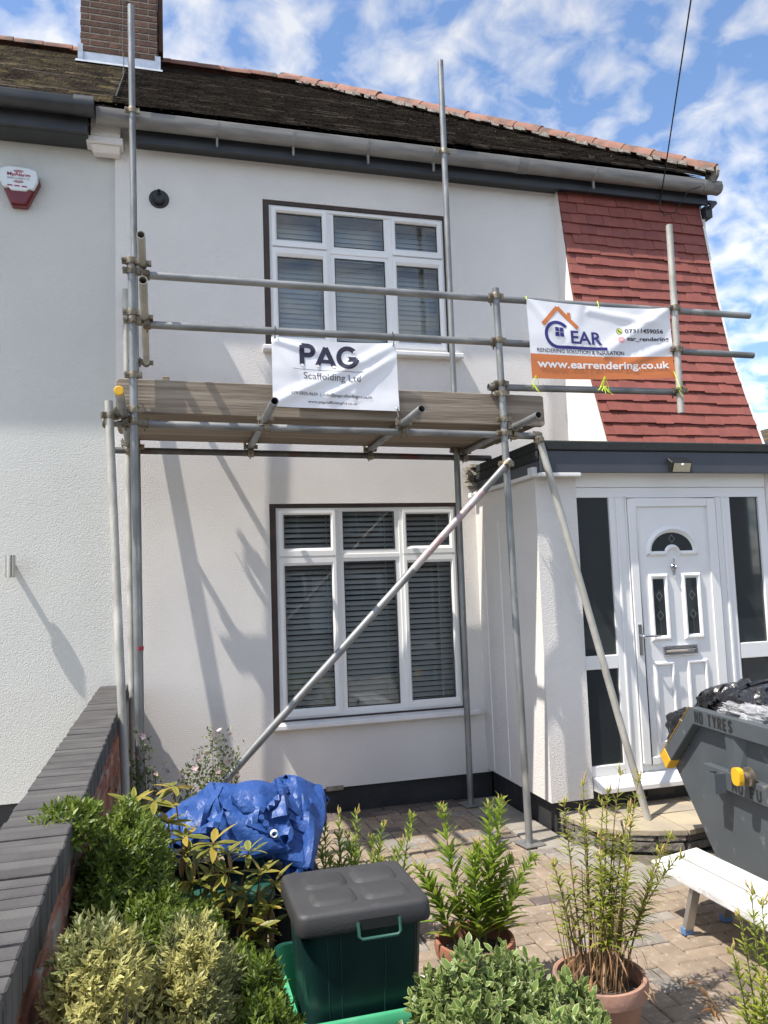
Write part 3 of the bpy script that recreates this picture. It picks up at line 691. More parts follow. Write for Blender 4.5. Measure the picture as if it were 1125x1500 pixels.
# ---------------------------------------------------------------- porch
PX, PYW = 2.53, -1.13
porch = thing('porch', 'flat-roofed front porch with white panelled door and dark side glass', 'porch', (3.6, -1.1, 0))
PXR = 5.0
b = MB()
b.quad((PX, 0.0, .205), (PX, PYW, .205), (PX, PYW, 2.50), (PX, 0.0, 2.50)); b.quad((PX, PYW, .205), (2.85, PYW, .205), (2.85, PYW, 2.50), (PX, PYW, 2.50))
b.quad((2.85, PYW, .205), (2.85, -1.02, .205), (2.85, -1.02, 2.5), (2.85, PYW, 2.5)); b.quad((PX, 0, .205), (2.85, 0, .205), (2.85, PYW, .205), (PX, PYW, .205))
obj('wall', b, 'render_white', porch, fixn=False); b = MB()
b.quad((4.49, PYW, .205), (PXR, PYW, .205), (PXR, PYW, 2.5), (4.49, PYW, 2.5)); b.quad((PXR, PYW, 0), (PXR, 0, 0), (PXR, 0, 2.5), (PXR, PYW, 2.5)); b.quad((4.49, PYW, .205), (4.49, PYW, 2.5), (4.49, -1.02, 2.5), (4.49, -1.02, .205))
obj('wall', b, 'render_white', porch, fixn=False)
b = MB(); b.quad((2.58, 0, -.05), (2.58, -1.09, -.05), (2.58, -1.09, .215), (2.58, 0, .215)); b.quad((2.58, -1.09, -.05), (PXR, -1.09, -.05), (PXR, -1.09, .26), (2.58, -1.09, .26))
obj('plinth', b, 'plinth_black', porch, fixn=False)
b = MB()
for y in (-.16, -.46, -.72): b.box(PX-.006, PX+.001, y-.005, y+.005, .22, 2.2-.25*(y < -.5))  # thin white vertical strips, slightly proud of the porch side wall
obj('side_strip', b, 'upvc', porch)
obj('interior', MB().box(2.9, 4.95, -.95, -.02, .2, 2.45), 'dark_interior', porch)
# frame members
FY = -1.12
b = MB()
def fb(x0, x1, z0, z1, y0=FY, y1=FY+.07): b.box(x0, x1, y0, y1, z0, z1)
fb(2.851, 4.489, 2.385, 2.498, FY-.004); fb(2.851, 4.489, 2.31, 2.383)
fb(3.25, 4.02, .345, .398); fb(3.118, 3.25, .345, 2.31); fb(4.02, 4.156, .345, 2.31); fb(4.418, 4.489, .345, 2.31)
fb(2.851, 3.118, 1.082, 1.178); fb(4.156, 4.418, 1.09, 1.205); fb(2.851, 3.118, .345, .416); fb(4.156, 4.418, .345, .416)
obj('frame', b, 'upvc', porch, bevel=.004)
b = MB(); b.box(3.165, 3.18, FY-.010, FY-.001, .346, 2.31); b.box(3.243, 3.252, FY-.014, FY-.001, .346, 2.315); b.box(4.016, 4.026, FY-.014, FY-.001, .346, 2.315); b.box(4.075, 4.095, FY-.012, FY-.001, .346, 2.31); b.box(3.243, 4.026, FY-.014, FY-.001, 2.306, 2.318)
obj('frame_rib', b, 'upvc', porch, bevel=.002)
for (x0, x1, z0, z1, m, nm) in ((2.851, 3.118, 1.178, 2.31, 'glass_dark', 'clear'), (2.851, 3.118, .416, 1.082, 'glass_obscure', 'obscure'), (4.156, 4.418, 1.205, 2.31, 'glass_dark', 'clear'), (4.156, 4.418, .416, 1.09, 'glass_obscure', 'obscure')):
    obj('side_pane', MB().box(x0+.001, x1-.001, FY+.02, FY+.04, z0+.001, z1-.001), m, porch)
b = MB(); b.prism([(2.86, -1.225, .252), (2.86, -1.225, .285), (2.86, -1.12, .344), (2.86, -1.05, .344), (2.86, -1.05, .252)], (1.64, 0, 0)); obj('sill', b, 'sill_white', porch, bevel=.004)
obj('air_brick', MB().box(3.30, 3.52, -1.098, -1.085, .16, .225), 'black_plastic', porch)
# roof and fascia
b = MB(); b.box(2.52, PXR+.1, -1.245, -1.22, 2.475, 2.63); b.box(2.515, 2.54, -1.219, -.10, 2.475, 2.63); obj('fascia', b, 'fascia_grey', porch, bevel=.003)
b = MB(); b.box(2.50, PXR+.1, -1.262, .0, 2.632, 2.70); b.box(2.497, 2.52, -1.24, -.02, 2.56, 2.631); obj('felt_roof', b, 'felt', porch, bevel=.008)
b = MB(); b.box(2.541, PXR, -1.219, -1.0, 2.498, 2.51); obj('soffit', b, 'upvc', porch)
b = MB(); b.box(2.505, 2.83, -1.252, -1.20, 2.449, 2.473); obj('trim', b, 'upvc', porch, bevel=.003)
b = MB(); b.obox((2.495, -.62, 2.462), (.02, 0, 0), (0, .52, 0), (0, 0, .012)); b.box(2.48, 2.555, -1.20, -1.12, 2.455, 2.52); b.box(2.455, 2.50, -.10, -.03, 2.43, 2.47); obj('trim', b, 'upvc_dirty', porch, bevel=.003)
b = MB()
for i in range(9):
    b.obox((2.475+random.uniform(-.02, .02), -.03-random.uniform(0, .05), 2.52+i*.022), (random.uniform(.02, .05), 0, 0), (0, random.uniform(.02, .05), 0), (0, .004, random.uniform(.008, .016)))
obj('broken_render', b, 'mortar', porch)
# front door
door = link('front_door', None, porch, (3.63, -1.12, .34)); door['label'] = 'white panelled front door with arched light'
DY = FY-.004
obj('leaf', MB().box(3.258, 4.01, DY, DY+.05, .40, 2.30), 'upvc', door)
b = MB()
b.box(3.258, 3.325, DY-.016, DY-.0005, .40, 2.30); b.box(3.935, 4.01, DY-.016, DY-.0005, .40, 2.30); b.box(3.325, 3.935, DY-.016, DY-.0005, 2.238, 2.30); b.box(3.325, 3.935, DY-.016, DY-.0005, .40, .445)
obj('leaf_frame', b, 'upvc', door, bevel=.005)
def molding(rect, wd=.036, h=.018):
    x0, x1, z0, z1 = rect; b = MB(); y = DY-.0005
    for k, (ins, hh) in enumerate(((0, h), (.014, h*.75))):
        X0, X1, Z0, Z1 = x0+ins, x1-ins, z0+ins, z1-ins
        O = [(X0, Z0), (X1, Z0), (X1, Z1), (X0, Z1)]; w2 = wd-ins
        I = [(X0+w2, Z0+w2), (X1-w2, Z0+w2), (X1-w2, Z1-w2), (X0+w2, Z1-w2)]
        for i in range(4):
            j = (i+1) % 4
            m1 = tuple(.55*O[i][q]+.45*I[i][q] for q in (0, 1)); m2 = tuple(.55*O[j][q]+.45*I[j][q] for q in (0, 1))
            b.add([(O[i][0], y, O[i][1]), (O[j][0], y, O[j][1]), (m2[0], y-hh-.004*k, m2[1]), (m1[0], y-hh-.004*k, m1[1]), (I[j][0], y-.002, I[j][1]), (I[i][0], y-.002, I[i][1])], [(0, 1, 2, 3), (3, 2, 4, 5)])
    return b
for rect in ((3.395, 3.565, 1.255, 1.747), (3.672, 3.845, 1.255, 1.747)):
    obj('panel_moulding', molding(rect, .04), 'upvc', door, fixn=False)
    x0, x1, z0, z1 = rect; g0, g1, g2_, g3 = x0+.038, x1-.038, z0+.042, z1-.042
    obj('door_light', MB().box(g0, g1, DY-.004, DY-.0008, g2_, g3), 'glass_dark', door)
    b = MB(); cxm = (g0+g1)/2
    for zc in (1.58, 1.44):
        for k in range(4):
            pts = [(cxm-.030, zc), (cxm, zc+.038), (cxm+.030, zc), (cxm, zc-.038)]; p, q = pts[k], pts[(k+1) % 4]; p2 = (p[0]*.72+cxm*.28, p[1]*.72+zc*.28); q2 = (q[0]*.72+cxm*.28, q[1]*.72+zc*.28)
            b.quad((p[0], DY-.0052, p[1]), (q[0], DY-.0052, q[1]), (q2[0], DY-.0052, q2[1]), (p2[0], DY-.0052, p2[1]))
    b.quad((cxm-.001, DY-.0053, g2_), (cxm+.001, DY-.0053, g2_), (cxm+.001, DY-.0053, 1.405), (cxm-.001, DY-.0053, 1.405))
    obj('leading', b, 'door_lead', door, fixn=False)
for rect in ((3.395, 3.575, .52, 1.11), (3.672, 3.855, .52, 1.11)):
    obj('panel_moulding', molding(rect, .03, .014), 'upvc', door, fixn=False)
# fan light
fcx, fz = 3.616, 1.908
def arc(r, a0, a1, n, cz=fz): return [(fcx+r*math.cos(R(a0+(a1-a0)*k/n)), cz+r*math.sin(R(a0+(a1-a0)*k/n))) for k in range(n+1)]

b = MB(); NF = 32; bot = lambda x: .05*math.sqrt(max(0, 1-(x/.064)**2))
for k in range(NF):
    x0_, x1_ = [.176*math.cos(math.pi*q/NF) for q in (k, k+1)]; t0, t1 = [.138*math.sin(math.pi*q/NF) for q in (k, k+1)]
    b.quad((fcx+x0_, DY-.004, fz+bot(x0_)), (fcx+x0_, DY-.004, fz+max(t0, bot(x0_))), (fcx+x1_, DY-.004, fz+max(t1, bot(x1_))), (fcx+x1_, DY-.004, fz+bot(x1_)))
obj('fan_light', b, 'glass_dark', door, fixn=False)
b = MB()
def band(o, i, y0=DY-.0005):
    n = len(o)
    for k in range(n-1):
        m = [((o[q][0]+i[q][0])/2, (o[q][1]+i[q][1])/2) for q in (k, k+1)]
        b.add([(o[k][0], y0, o[k][1]), (o[k+1][0], y0, o[k+1][1]), (m[1][0], y0-.022, m[1][1]), (m[0][0], y0-.022, m[0][1]), (i[k+1][0], y0-.003, i[k+1][1]), (i[k][0], y0-.003, i[k][1])], [(0, 1, 2, 3), (3, 2, 4, 5)])
O1 = [(fcx+.222*math.cos(R(-8+196*k/28)), fz+.188*math.sin(R(-8+196*k/28))) for k in range(29)]; I1 = [(fcx+.176*math.cos(R(180*k/28)), fz+.138*math.sin(R(180*k/28))) for k in range(29)]
band(O1, I1)
O2 = [(fcx-.222, fz-.038), (fcx-.05, fz-.038)]+[(fcx+.048*math.cos(R(180-180*k/10)), fz-.03+.04*math.sin(R(180-180*k/10))) for k in range(11)]+[(fcx+.05, fz-.038), (fcx+.222, fz-.038)]
I2 = [(fcx-.18, fz+.002), (fcx-.066, fz+.002)]+[(fcx+.066*math.cos(R(180-180*k/10)), fz-.002+.05*math.sin(R(180-180*k/10))) for k in range(11)]+[(fcx+.066, fz+.002), (fcx+.18, fz+.002)]
band(O2, I2)
obj('arch_moulding', b, 'upvc', door, fixn=False, smooth=50)
b = MB()
for k in range(4):
    pts = [(fcx-.03, 2.0), (fcx, 2.032), (fcx+.03, 2.0), (fcx, 1.968)]; p, q = pts[k], pts[(k+1) % 4]; p2 = (p[0]*.75+fcx*.25, p[1]*.75+2.0*.25); q2 = (q[0]*.75+fcx*.25, q[1]*.75+2.0*.25)
    b.quad((p[0], DY-.0052, p[1]), (q[0], DY-.0052, q[1]), (q2[0], DY-.0052, q2[1]), (p2[0], DY-.0052, p2[1]))
obj('leading', b, 'door_lead', door, fixn=False)
b = MB()
b.lathe([(0, .055), (.006, .05), (.004, .042), (.009, .035), (.005, .027), (.008, .02)], (fcx, DY-.014, 1.80), 10)
b.lathe([(0, 0), (.02, .002), (.024, .008), (.018, .016), (0, .02)], (fcx, DY-.022, 1.79), 12, 'y')
b.prism([(fcx-.026, DY-.012, 1.80), (fcx+.026, DY-.012, 1.80), (fcx+.012, DY-.012, 1.765), (fcx+.006, DY-.012, 1.73), (fcx-.006, DY-.012, 1.73), (fcx-.012, DY-.012, 1.765)], (0, .012, 0))
b.lathe([(0, -.012), (.007, -.006), (.007, .004), (.003, .012)], (fcx, DY-.014, 1.722), 10)
obj('knocker', b, 'chrome', door, smooth=40)
b = MB(); b.box(3.483, 3.765, DY-.020, DY-.0005, 1.148, 1.162); b.box(3.483, 3.765, DY-.020, DY-.0005, 1.204, 1.218); b.box(3.483, 3.497, DY-.020, DY-.0005, 1.162, 1.204); b.box(3.751, 3.765, DY-.020, DY-.0005, 1.162, 1.204); b.box(3.497, 3.751, DY-.012, DY-.0005, 1.162, 1.196); b.prism([(3.50, DY-.012, 1.196), (3.50, DY-.024, 1.19), (3.50, DY-.012, 1.17)], (.248, 0, 0))
obj('letterbox', b, 'chrome', door, bevel=.002)
b = MB(); b.box(3.277, 3.305, DY-.026, DY-.016, 1.165, 1.388); obj('handle', b, 'chrome', door, bevel=.004, seg=2)
obj('lever', MB().path([(3.291, DY-.024, 1.305), (3.291, DY-.062, 1.303), (3.31, DY-.07, 1.302), (3.43, DY-.066, 1.298)], [.010, .010, .009, .006], 10), 'chrome', door, smooth=50)
# solar light
t = thing('solar_light', 'black solar security lamp on the grey porch fascia', 'security light', (3.625, -1.246, 2.48))
obj('body', MB().prism([(3.54, -1.246, 2.475), (3.54, -1.275, 2.472), (3.54, -1.305, 2.545), (3.54, -1.246, 2.588)], (.175, 0, 0)), 'black_plastic', t, bevel=.004)
b = MB(); b.add([(3.556, -1.281, 2.478), (3.70, -1.281, 2.478), (3.70, -1.3065, 2.538), (3.556, -1.3065, 2.538)], [(0, 1, 2, 3)]); obj('lens', b, 'lens', t, fixn=False)
obj('sensor', MB().lathe([(0, -.012), (.008, -.009), (.012, 0)], (3.628, -1.302, 2.527), 12, 'y'), 'alarm_white', t, smooth=60)

# step in front of the porch
step = thing('doorstep', 'low stone doorstep with sandy flags in front of porch', 'step', (3.2, -1.4, 0))
outl = [(2.60, -1.095), (2.615, -1.30), (2.66, -1.46), (2.78, -1.58), (2.97, -1.68), (3.15, -1.73), (3.36, -1.70), (3.62, -1.68), (3.9, -1.68), (4.2, -1.68), (4.5, -1.68)]
b = MB(); b.prism([(x+.03 if i == 0 else x, y+.045 if i > 1 else y, -.05) for i, (x, y) in enumerate(outl)]+[(4.5, -1.095, -.05)], (0, 0, .135)); obj('core', b, 'mortar', step)
rr = random.Random(4)
for i in range(len(outl)-1):
    a, c = Vector((*outl[i], 0)), Vector((*outl[i+1], 0)); dd = (c-a); ln = dd.length; dd.normalize(); nn = Vector((dd.y, -dd.x, 0))
    k = max(1, round(ln/.15))
    for j in range(k):
        m = a+dd*(ln*(j+.5)/k)-nn*.035; h = rr.uniform(.05, .075)
        for zz, hh in ((0, h), (h, .105-h)):
            bb = MB(); bb.obox(m+Vector((0, 0, zz+hh/2-.004)), dd*(ln/k/2-.006)*rr.uniform(.85, 1), nn*rr.uniform(.036, .05), Vector((rr.uniform(-.006, .006), 0, hh/2-.004)))
            obj('stone', bb, 'rough_stone', step, bevel=.010, seg=2)
flags = [[(2.595, -1.096), (2.60, -1.28), (2.72, -1.30), (2.80, -1.096)], [(2.604, -1.29), (2.65, -1.475), (2.78, -1.60), (2.87, -1.42), (2.725, -1.31)],
         [(2.81, -1.096), (2.73, -1.30), (2.88, -1.41), (3.10, -1.38), (3.12, -1.096)], [(2.79, -1.605), (2.97, -1.70), (3.15, -1.75), (3.17, -1.40), (2.885, -1.425)],
         [(3.13, -1.096), (3.11, -1.385), (3.55, -1.39), (3.56, -1.096)], [(3.18, -1.40), (3.16, -1.75), (3.36, -1.72), (3.6, -1.70), (3.6, -1.40)], [(3.57, -1.096), (3.56, -1.39), (4.5, -1.39), (4.5, -1.096)], [(3.61, -1.40), (3.61, -1.70), (4.5, -1.70), (4.5, -1.40)]]
for f in flags:
    bb = MB(); bb.prism([(x, y, .098+rr.uniform(0, .004)) for x, y in f][::-1], (0, 0, .034)); obj('flagstone', bb, 'flagstone', step, bevel=.006, seg=2)

# ---------------------------------------------------------------- garden wall
gw = thing('garden_wall', 'low boundary wall with dark brick-on-edge coping', 'wall', (-.37, -2.5, 0))
obj('core', MB().box(-.447, -.302, -5.4, -.002, -.1, .968), 'mortar', gw)
cm = finish(MB().box(-.100, .100, -.0268, .0268, -.051, .051).mesh('coping_brick'), 'coping', bevel=.004)
y = -.04; i = 0
while y > -5.35:
    inst('coping_brick', cm, (-.371+random.gauss(0, .0015), y, 1.021+random.gauss(0, .0015)), gw, rot=(random.gauss(0, .012), random.gauss(0, .006), random.gauss(0, .006))); y -= .0655
obj('coping_joint', MB().box(-.464, -.279, -5.39, -.004, .973, 1.046), 'stencil_black', gw)
wbm = finish(MB().box(-.012, .008, -.1045, .1045, 0, .064).mesh('brick'), 'wall_brick', bevel=.006)
for r_ in range(8):
    z = .890-r_*.0755; y = -.12-(.11 if r_ % 2 else 0)
    while y > -5.2:
        if r_ < 5 or y < -3.9: inst('brick', wbm, (-.296+random.gauss(0, .003), y, z), gw, rot=(0, random.gauss(0, .02), random.gauss(0, .015)))
        y -= .222
b = MB()
for i in range(46):
    y = -5.2*random.random(); b.obox((-.300+random.uniform(-.004, .006), y, random.choice((.96, .885, .81))+random.gauss(0, .012)), (.010, 0, 0), (0, random.uniform(.03, .09), random.gauss(0, .004)), (0, .004, random.uniform(.006, .018)))
obj('mortar_smear', b, 'mortar', gw, bevel=.005)

# ---------------------------------------------------------------- scaffold
TR = .02415
scaf = thing('scaffold', 'galvanised tube scaffold with timber deck against white house', 'scaffold', (1.0, -.75, 0))
def hollow(p0, p1, name, material, parent, r=TR, label=None, seg=20):
    p0, p1 = Vector(p0), Vector(p1); d = (p1-p0); L = d.length
    b = MB(); ri = r-.004
    b.lathe([(ri, .0), (r, .0), (r, L), (ri, L), (ri, L-.25 if L > .6 else L*.6)], (0, 0, 0), seg)
    if L > .6: b.lathe([(ri, .25), (ri, 0)], (0, 0, 0), seg)
    b.lathe([(0, .12), (ri, .12)], (0, 0, 0), seg); b.lathe([(0, L-.12), (ri, L-.12)], (0, 0, 0), seg)
    me = finish(b.mesh(name), material, smooth=35)
    o = link(name, me, parent, p0); o.rotation_mode = 'QUATERNION'; o.rotation_quaternion = d.to_track_quat('Z', 'Y')
    if label: o['label'] = label
    return o
YO, YI = -1.267, -.26
YR = YO+.0500
hollow((-.213, YI-.075, 6.16), (-.175, YI, .01), 'standard', 'tube', scaf, label='tall tube rising past the eaves beside the garden wall')
hollow((-.185, YO, 3.76), (-.150, YO, .01), 'standard', 'tube', scaf)
hollow((2.262, YI-.075, 6.09), (2.272, YI, .01), 'standard', 'tube', scaf, label='tall tube crossing the upstairs window')
hollow((2.238, YO, 3.765), (2.285, YO, .01), 'standard', 'tube', scaf)
hollow((3.682, YO, 4.356), (3.672, YO, 2.917), 'standard', 'tube_pale', scaf, label='short hanging tube at the banner edge')
hollow((-.36, YR, 2.772), (2.545, YR, 2.735), 'ledger', 'tube', scaf)
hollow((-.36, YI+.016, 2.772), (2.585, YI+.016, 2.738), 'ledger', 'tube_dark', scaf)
hollow((-.10, YR, 3.712), (4.385, YR, 3.712), 'guard_rail', 'tube', scaf)
hollow((-.12, YR, 3.395), (4.39, YR, 3.398), 'guard_rail', 'tube', scaf)
hollow((2.17, YR, 3.075), (3.70, YR, 3.087), 'guard_rail', 'tube', scaf)
ZT = 2.772+.0485
trans = [(-.232, -1.838, -.252), (.612, -1.744, .63), (1.515, -1.70, 1.565), (2.32, -1.655, 2.36)]
for i, (x, yn, xf) in enumerate(trans):
    zt = 2.772-.0127*(x+.36)+.0486
    o = hollow((x, yn, zt), (xf, -.12, zt), 'transom', 'tube', scaf)
    if i == 0:
        obj('end_cap', MB().lathe([(0, -.006), (.022, -.006), (.026, -.002), (.026, .02), (0, .02)], (x, yn, zt), 18, 'y'), 'skip_yellow', o, smooth=40).rotation_euler = (0, 0, 0)
        cap = [c for c in o.children][0]; cap.matrix_parent_inverse = (Matrix.Translation(Vector((x, yn, zt))) @ o.rotation_quaternion.to_matrix().to_4x4()).inverted(); cap.location = (0, 0, 0)
hollow((-.118, -1.66, 3.775), (-.128, -.10, 3.775), 'end_rail', 'tube_pale', scaf)
hollow((-.104, -1.86, 3.43), (-.124, -.20, 3.43), 'end_rail', 'tube_pale', scaf)
br_ = hollow((2.26, -1.322, 2.545), (-.29, -1.325, .005), 'brace', 'tube', scaf, label='diagonal brace with a band of faded red paint')
_bd = (Vector((-.29, -1.325, .005))-Vector((2.26, -1.322, 2.545))).normalized(); _b0 = Vector((2.26, -1.322, 2.545))
rb_ = obj('red_paint', MB().tube(_b0+_bd*.30, _b0+_bd*1.02, TR+.0006, 20, cap=False), 'tube_red', scaf, smooth=40)
hollow((2.492, -1.30, 2.715), (3.045, -1.475, .135), 'raking_leg', 'tube_pale', scaf)
hollow((-.318, -1.30, 2.885), (-.20, -1.52, .0), 'raking_leg', 'tube_pale', scaf)
for x, y, z in ((2.272, YI, 0.008), (2.287, YO, 0.008), (-.15, YO, 0.006), (-.175, YI, .006)):
    b = MB(); b.obox((x, y, z+.0035), (.075, .012, 0), (-.012, .075, 0), (0, 0, .0035)); b.lathe([(.019, 0), (.019, .05)], (x, y, z), 12)
    obj('base_plate', b, 'alu', scaf)
def coupler(p, a1, p2=None, a2=None):
    """double coupler: clamp ring round each tube, flaps, T bolts and nuts"""
    b = MB(); p = Vector(p)
    def ring(c, a):
        a = Vector(a).normalized(); s = a.orthogonal().normalized()
        q = a.to_track_quat('Z', 'Y').to_matrix()
        def put(prof, seg, off=Vector((0, 0, 0)), m=None):
            t_ = MB().lathe(prof, (0, 0, 0), seg); mm = q if m is None else m
            b.add([c+mm @ (Vector(v)+off) for v in t_.v], t_.f)
        put([(.0242, -.021), (.030, -.021), (.0315, -.012), (.0315, .012), (.030, .021), (.0242, .021)], 14)
        for sg in (-1, 1):
            bx = MB().box(.026*sg if sg > 0 else -.052, .052 if sg > 0 else -.026, -.014, .014, -.017, .017)
            b.add([c+q @ Vector(v) for v in bx.v], bx.f)
        bolt = MB().lathe([(0, -.036), (.0055, -.036), (.0055, .04), (0, .04)], (.043, 0, 0), 8, 'y'); b.add([c+q @ Vector(v) for v in bolt.v], bolt.f)
        nut = MB().lathe([(0, .014), (.0125, .014), (.0125, .029), (0, .029)], (.043, 0, 0), 6, 'y'); b.add([c+q @ Vector(v) for v in nut.v], nut.f)
    ring(p, a1)
    if p2 is not None:
        ring(Vector(p2), a2); m = (p+Vector(p2))/2; b.obox(m, (.016, 0, 0), (0, .014, 0), (0, 0, .016))
    return obj('coupler', b, 'coupler', scaf, smooth=30)
Z_, X_, Y_ = (0, 0, 1), (1, 0, 0), (0, 1, 0)
sxL = lambda z: -.185+.035*(3.76-z)/3.75
sxR = lambda z: 2.238+.047*(3.765-z)/3.755
for z in (3.712, 3.395): coupler((sxL(z), YO, z+.004), Z_, (sxL(z)+.085, YR, z), X_); coupler((sxR(z), YO, z), Z_, (sxR(z)+.0, YR, z), X_)
coupler((sxL(2.77), YO, 2.77), Z_, (sxL(2.77)+.06, YR, 2.768), X_); coupler((sxL(2.84), YO, 2.845), Z_); coupler((sxL(3.03), YO, 3.06), Z_)
coupler((sxR(2.74), YO, 2.745), Z_, (sxR(2.74)+.03, YR, 2.74), X_); coupler((sxR(2.83), YO, 2.84), Z_)
coupler((sxR(3.08), YO, 3.09), Z_, (2.215, YR, 3.076), X_); coupler((sxR(3.02), YO, 3.02), Z_)
coupler((sxR(2.53), YO, 2.53), Z_, (2.232, -1.322, 2.517), (1, 0, 1))
for z, zr in ((3.712, 3.712), (3.398, 3.398), (3.087, 3.087)): coupler((3.678, YO, z), Z_, (3.678, YR, zr), X_)
coupler((-.19, YO, 3.775), Z_, (-.12, YO+.02, 3.775), Y_); coupler((-.185, YO, 3.45), Z_, (-.112, YO+.02, 3.43), Y_); coupler((-.125, -.24, 3.43), Y_, (-.195, YI, 3.43), Z_)
for x, yn, xf in trans:
    zt = 2.772-.0127*(x+.36)+.0486
    xi = x+(xf-x)*(YI+.016-yn)/(-.12-yn); xo = x+(xf-x)*(YR-yn)/(-.12-yn)
    coupler((xo, YR-.045, zt), (xf-x, 1.5, 0)); coupler((xo+.01, YR, zt-.0486), X_)
    coupler((xi, YI+.016, zt), (xf-x, 1.5, 0), (xi, YI+.016, zt-.0486), X_)
coupler((-.312, -1.302, 2.795), (.118, -.22, -2.885), (-.335, YR, 2.771), X_)
coupler((2.497, -1.302, 2.69), (.553, -.175, -2.58), (2.52, YR, 2.738), X_)
coupler((-.208, YI-.064, 5.33), Z_); coupler((2.264, YI-.064, 5.30), Z_)
coupler((2.267, YI-.034, 2.79), Z_); coupler((-.192, YI-.034, 2.79), Z_)
obj('red_tape', MB().tube((-.155, YO, 1.40), (-.1545, YO, 1.425), .0255, 16), 'ink_red', scaf, smooth=40)

# deck boards and toe board rest on the transoms
bd = [('hidden by the toe board, first from the outer tubes', -1.16), ('second from the toe board', -.935), ('third from the toe board', -.71), ('nearest the wall', -.485)]
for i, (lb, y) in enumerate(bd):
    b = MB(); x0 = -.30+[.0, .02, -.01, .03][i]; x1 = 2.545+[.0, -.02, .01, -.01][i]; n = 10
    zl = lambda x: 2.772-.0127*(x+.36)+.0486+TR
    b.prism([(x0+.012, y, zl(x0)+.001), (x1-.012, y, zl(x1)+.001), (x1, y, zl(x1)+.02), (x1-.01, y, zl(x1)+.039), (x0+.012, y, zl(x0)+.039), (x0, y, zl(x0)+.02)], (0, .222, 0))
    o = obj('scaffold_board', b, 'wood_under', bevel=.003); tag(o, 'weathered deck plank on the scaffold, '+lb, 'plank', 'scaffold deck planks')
b = MB(); zl = lambda x: 2.772-.0127*(x+.36)+.0486+TR
b.prism([(-.285, -1.205, zl(-.28)+.001), (2.58, -1.205, zl(2.58)+.002), (2.595, -1.205, zl(2.6)+.02), (2.59, -1.205, 3.022), (2.57, -1.205, 3.028), (-.265, -1.205, 3.052), (-.285, -1.205, 3.03)], (0, .038, 0))
o = obj('toe_board', b, 'wood', bevel=.003); tag(o, 'grey timber toe board standing on edge along the scaffold deck', 'plank')
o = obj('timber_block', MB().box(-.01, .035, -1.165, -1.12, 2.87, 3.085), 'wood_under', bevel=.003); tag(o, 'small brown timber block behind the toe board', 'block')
o = hollow((-.275, -.045, 4.05), (-.225, -.31, .004), 'scaffold_tube', 'tube_pale', None); tag(o, 'loose pale scaffold tube leaning on white wall', 'tube'); 

# ---------------------------------------------------------------- banners
def crease(pairs, x, z):
    s = 0
    for (ax, az, bx, bz, amp, wd) in pairs:
        dx_, dz_ = bx-ax, bz-az; L = math.hypot(dx_, dz_); t_ = max(-.1, min(1.1, ((x-ax)*dx_+(z-az)*dz_)/L/L)); px_, pz_ = ax+dx_*t_, az+dz_*t_
        dd = ((x-px_)*(-dz_)+(z-pz_)*dx_)/L + (0 if -.1 < t_ < 1.1 else 9)
        fade = max(0, min(1, 1.6-abs(t_-.35)*1.7))
        s += amp*math.exp(-(dd/wd)**2)*fade
    return s
def banner(name, label, x0, x1, z0, z1, topz, botz, pairs, yb, material, nx=72, nz=44, sag=.0, lx=(0, 0)):
    t = thing(name, label, 'banner', ((x0+x1)/2, yb, z0))
    def fn(x, z, lift=0.):
        # x,z are flat banner coordinates; edges follow the hung outline
        u = (x-x0)/(x1-x0); v = (z-z0)/(z1-z0)
        zz = botz(u)*(1-v)+topz(u)*v; xx = x+lx[0]*(1-v)+lx[1]*u*(1-v)
        y = yb-crease(pairs, x, z)-.006*math.sin(5.1*u+2.2*v)*math.sin(math.pi*v)-.003*mnoise.noise(Vector((u*6, v*5, .3)))
        return (xx, y-lift, zz)
    def sheet(za, zb, n, m, nm, lift=0.):
        b = MB()
        for j in range(n+1):
            for i in range(nx+1): b.v.append(fn(x0+(x1-x0)*i/nx, za+(zb-za)*j/n, lift))
        for j in range(n):
            for i in range(nx): q = j*(nx+1)+i; b.f.append((q, q+1, q+nx+2, q+nx+1))
        return obj(nm, b, m, t, smooth=180, fixn=False)
    sheet(z0, z1, nz, material, 'sheet')
    return t, fn, sheet
YB = YR-TR-.012
# PAG banner
px0, px1, pz0, pz1 = .668, 1.500, 2.884, 3.345
t, fn, sheet = banner('banner', 'white scaffolding firm banner with PAG in dark letters', px0, px1, pz0, pz1, lambda u: 3.346-.004*u-.012*math.sin(math.pi*u), lambda u: 2.890-.010*u, [(.72, 2.93, 1.46, 3.32, .016, .035), (1.05, 2.98, 1.47, 3.24, .012, .03), (.70, 3.30, .86, 3.06, .010, .03), (.70, 3.32, .95, 3.27, .008, .02), (1.2, 3.0, 1.30, 3.2, .006, .03)], YB, 'vinyl', lx=(0, .01))
def pag_stroke(pts, wd):
    b = MB()
    for (a, c) in zip(pts, pts[1:]):
        a, c = Vector((*a, 0)), Vector((*c, 0)); d_ = (c-a).normalized(); n_ = Vector((-d_.y, d_.x, 0))*wd/2; n = max(1, int((c-a).length/.02))
        for k in range(n):
            p, q = a+(c-a)*(k/n)-d_*.001, a+(c-a)*((k+1)/n)+d_*.001
            for e0, e1 in ((-1, -.4), (-.4, .4), (.4, 1)): b.quad(*[fn(v.x, v.y, .0026) for v in (p+n_*e0, q+n_*e0, q+n_*e1, p+n_*e1)])
    return b
def arcp(cx, cz, rx, rz_, a0, a1, n=16): return [(cx+rx*math.cos(R(a0+(a1-a0)*k/n)), cz+rz_*math.sin(R(a0+(a1-a0)*k/n))) for k in range(n+1)]
Wd = .032
let = pag_stroke([(.862, 3.172), (.862, 3.305), (.905, 3.303)]+arcp(.905, 3.272, .031, .031, 90, -90, 10)+[(.862, 3.24)], Wd)
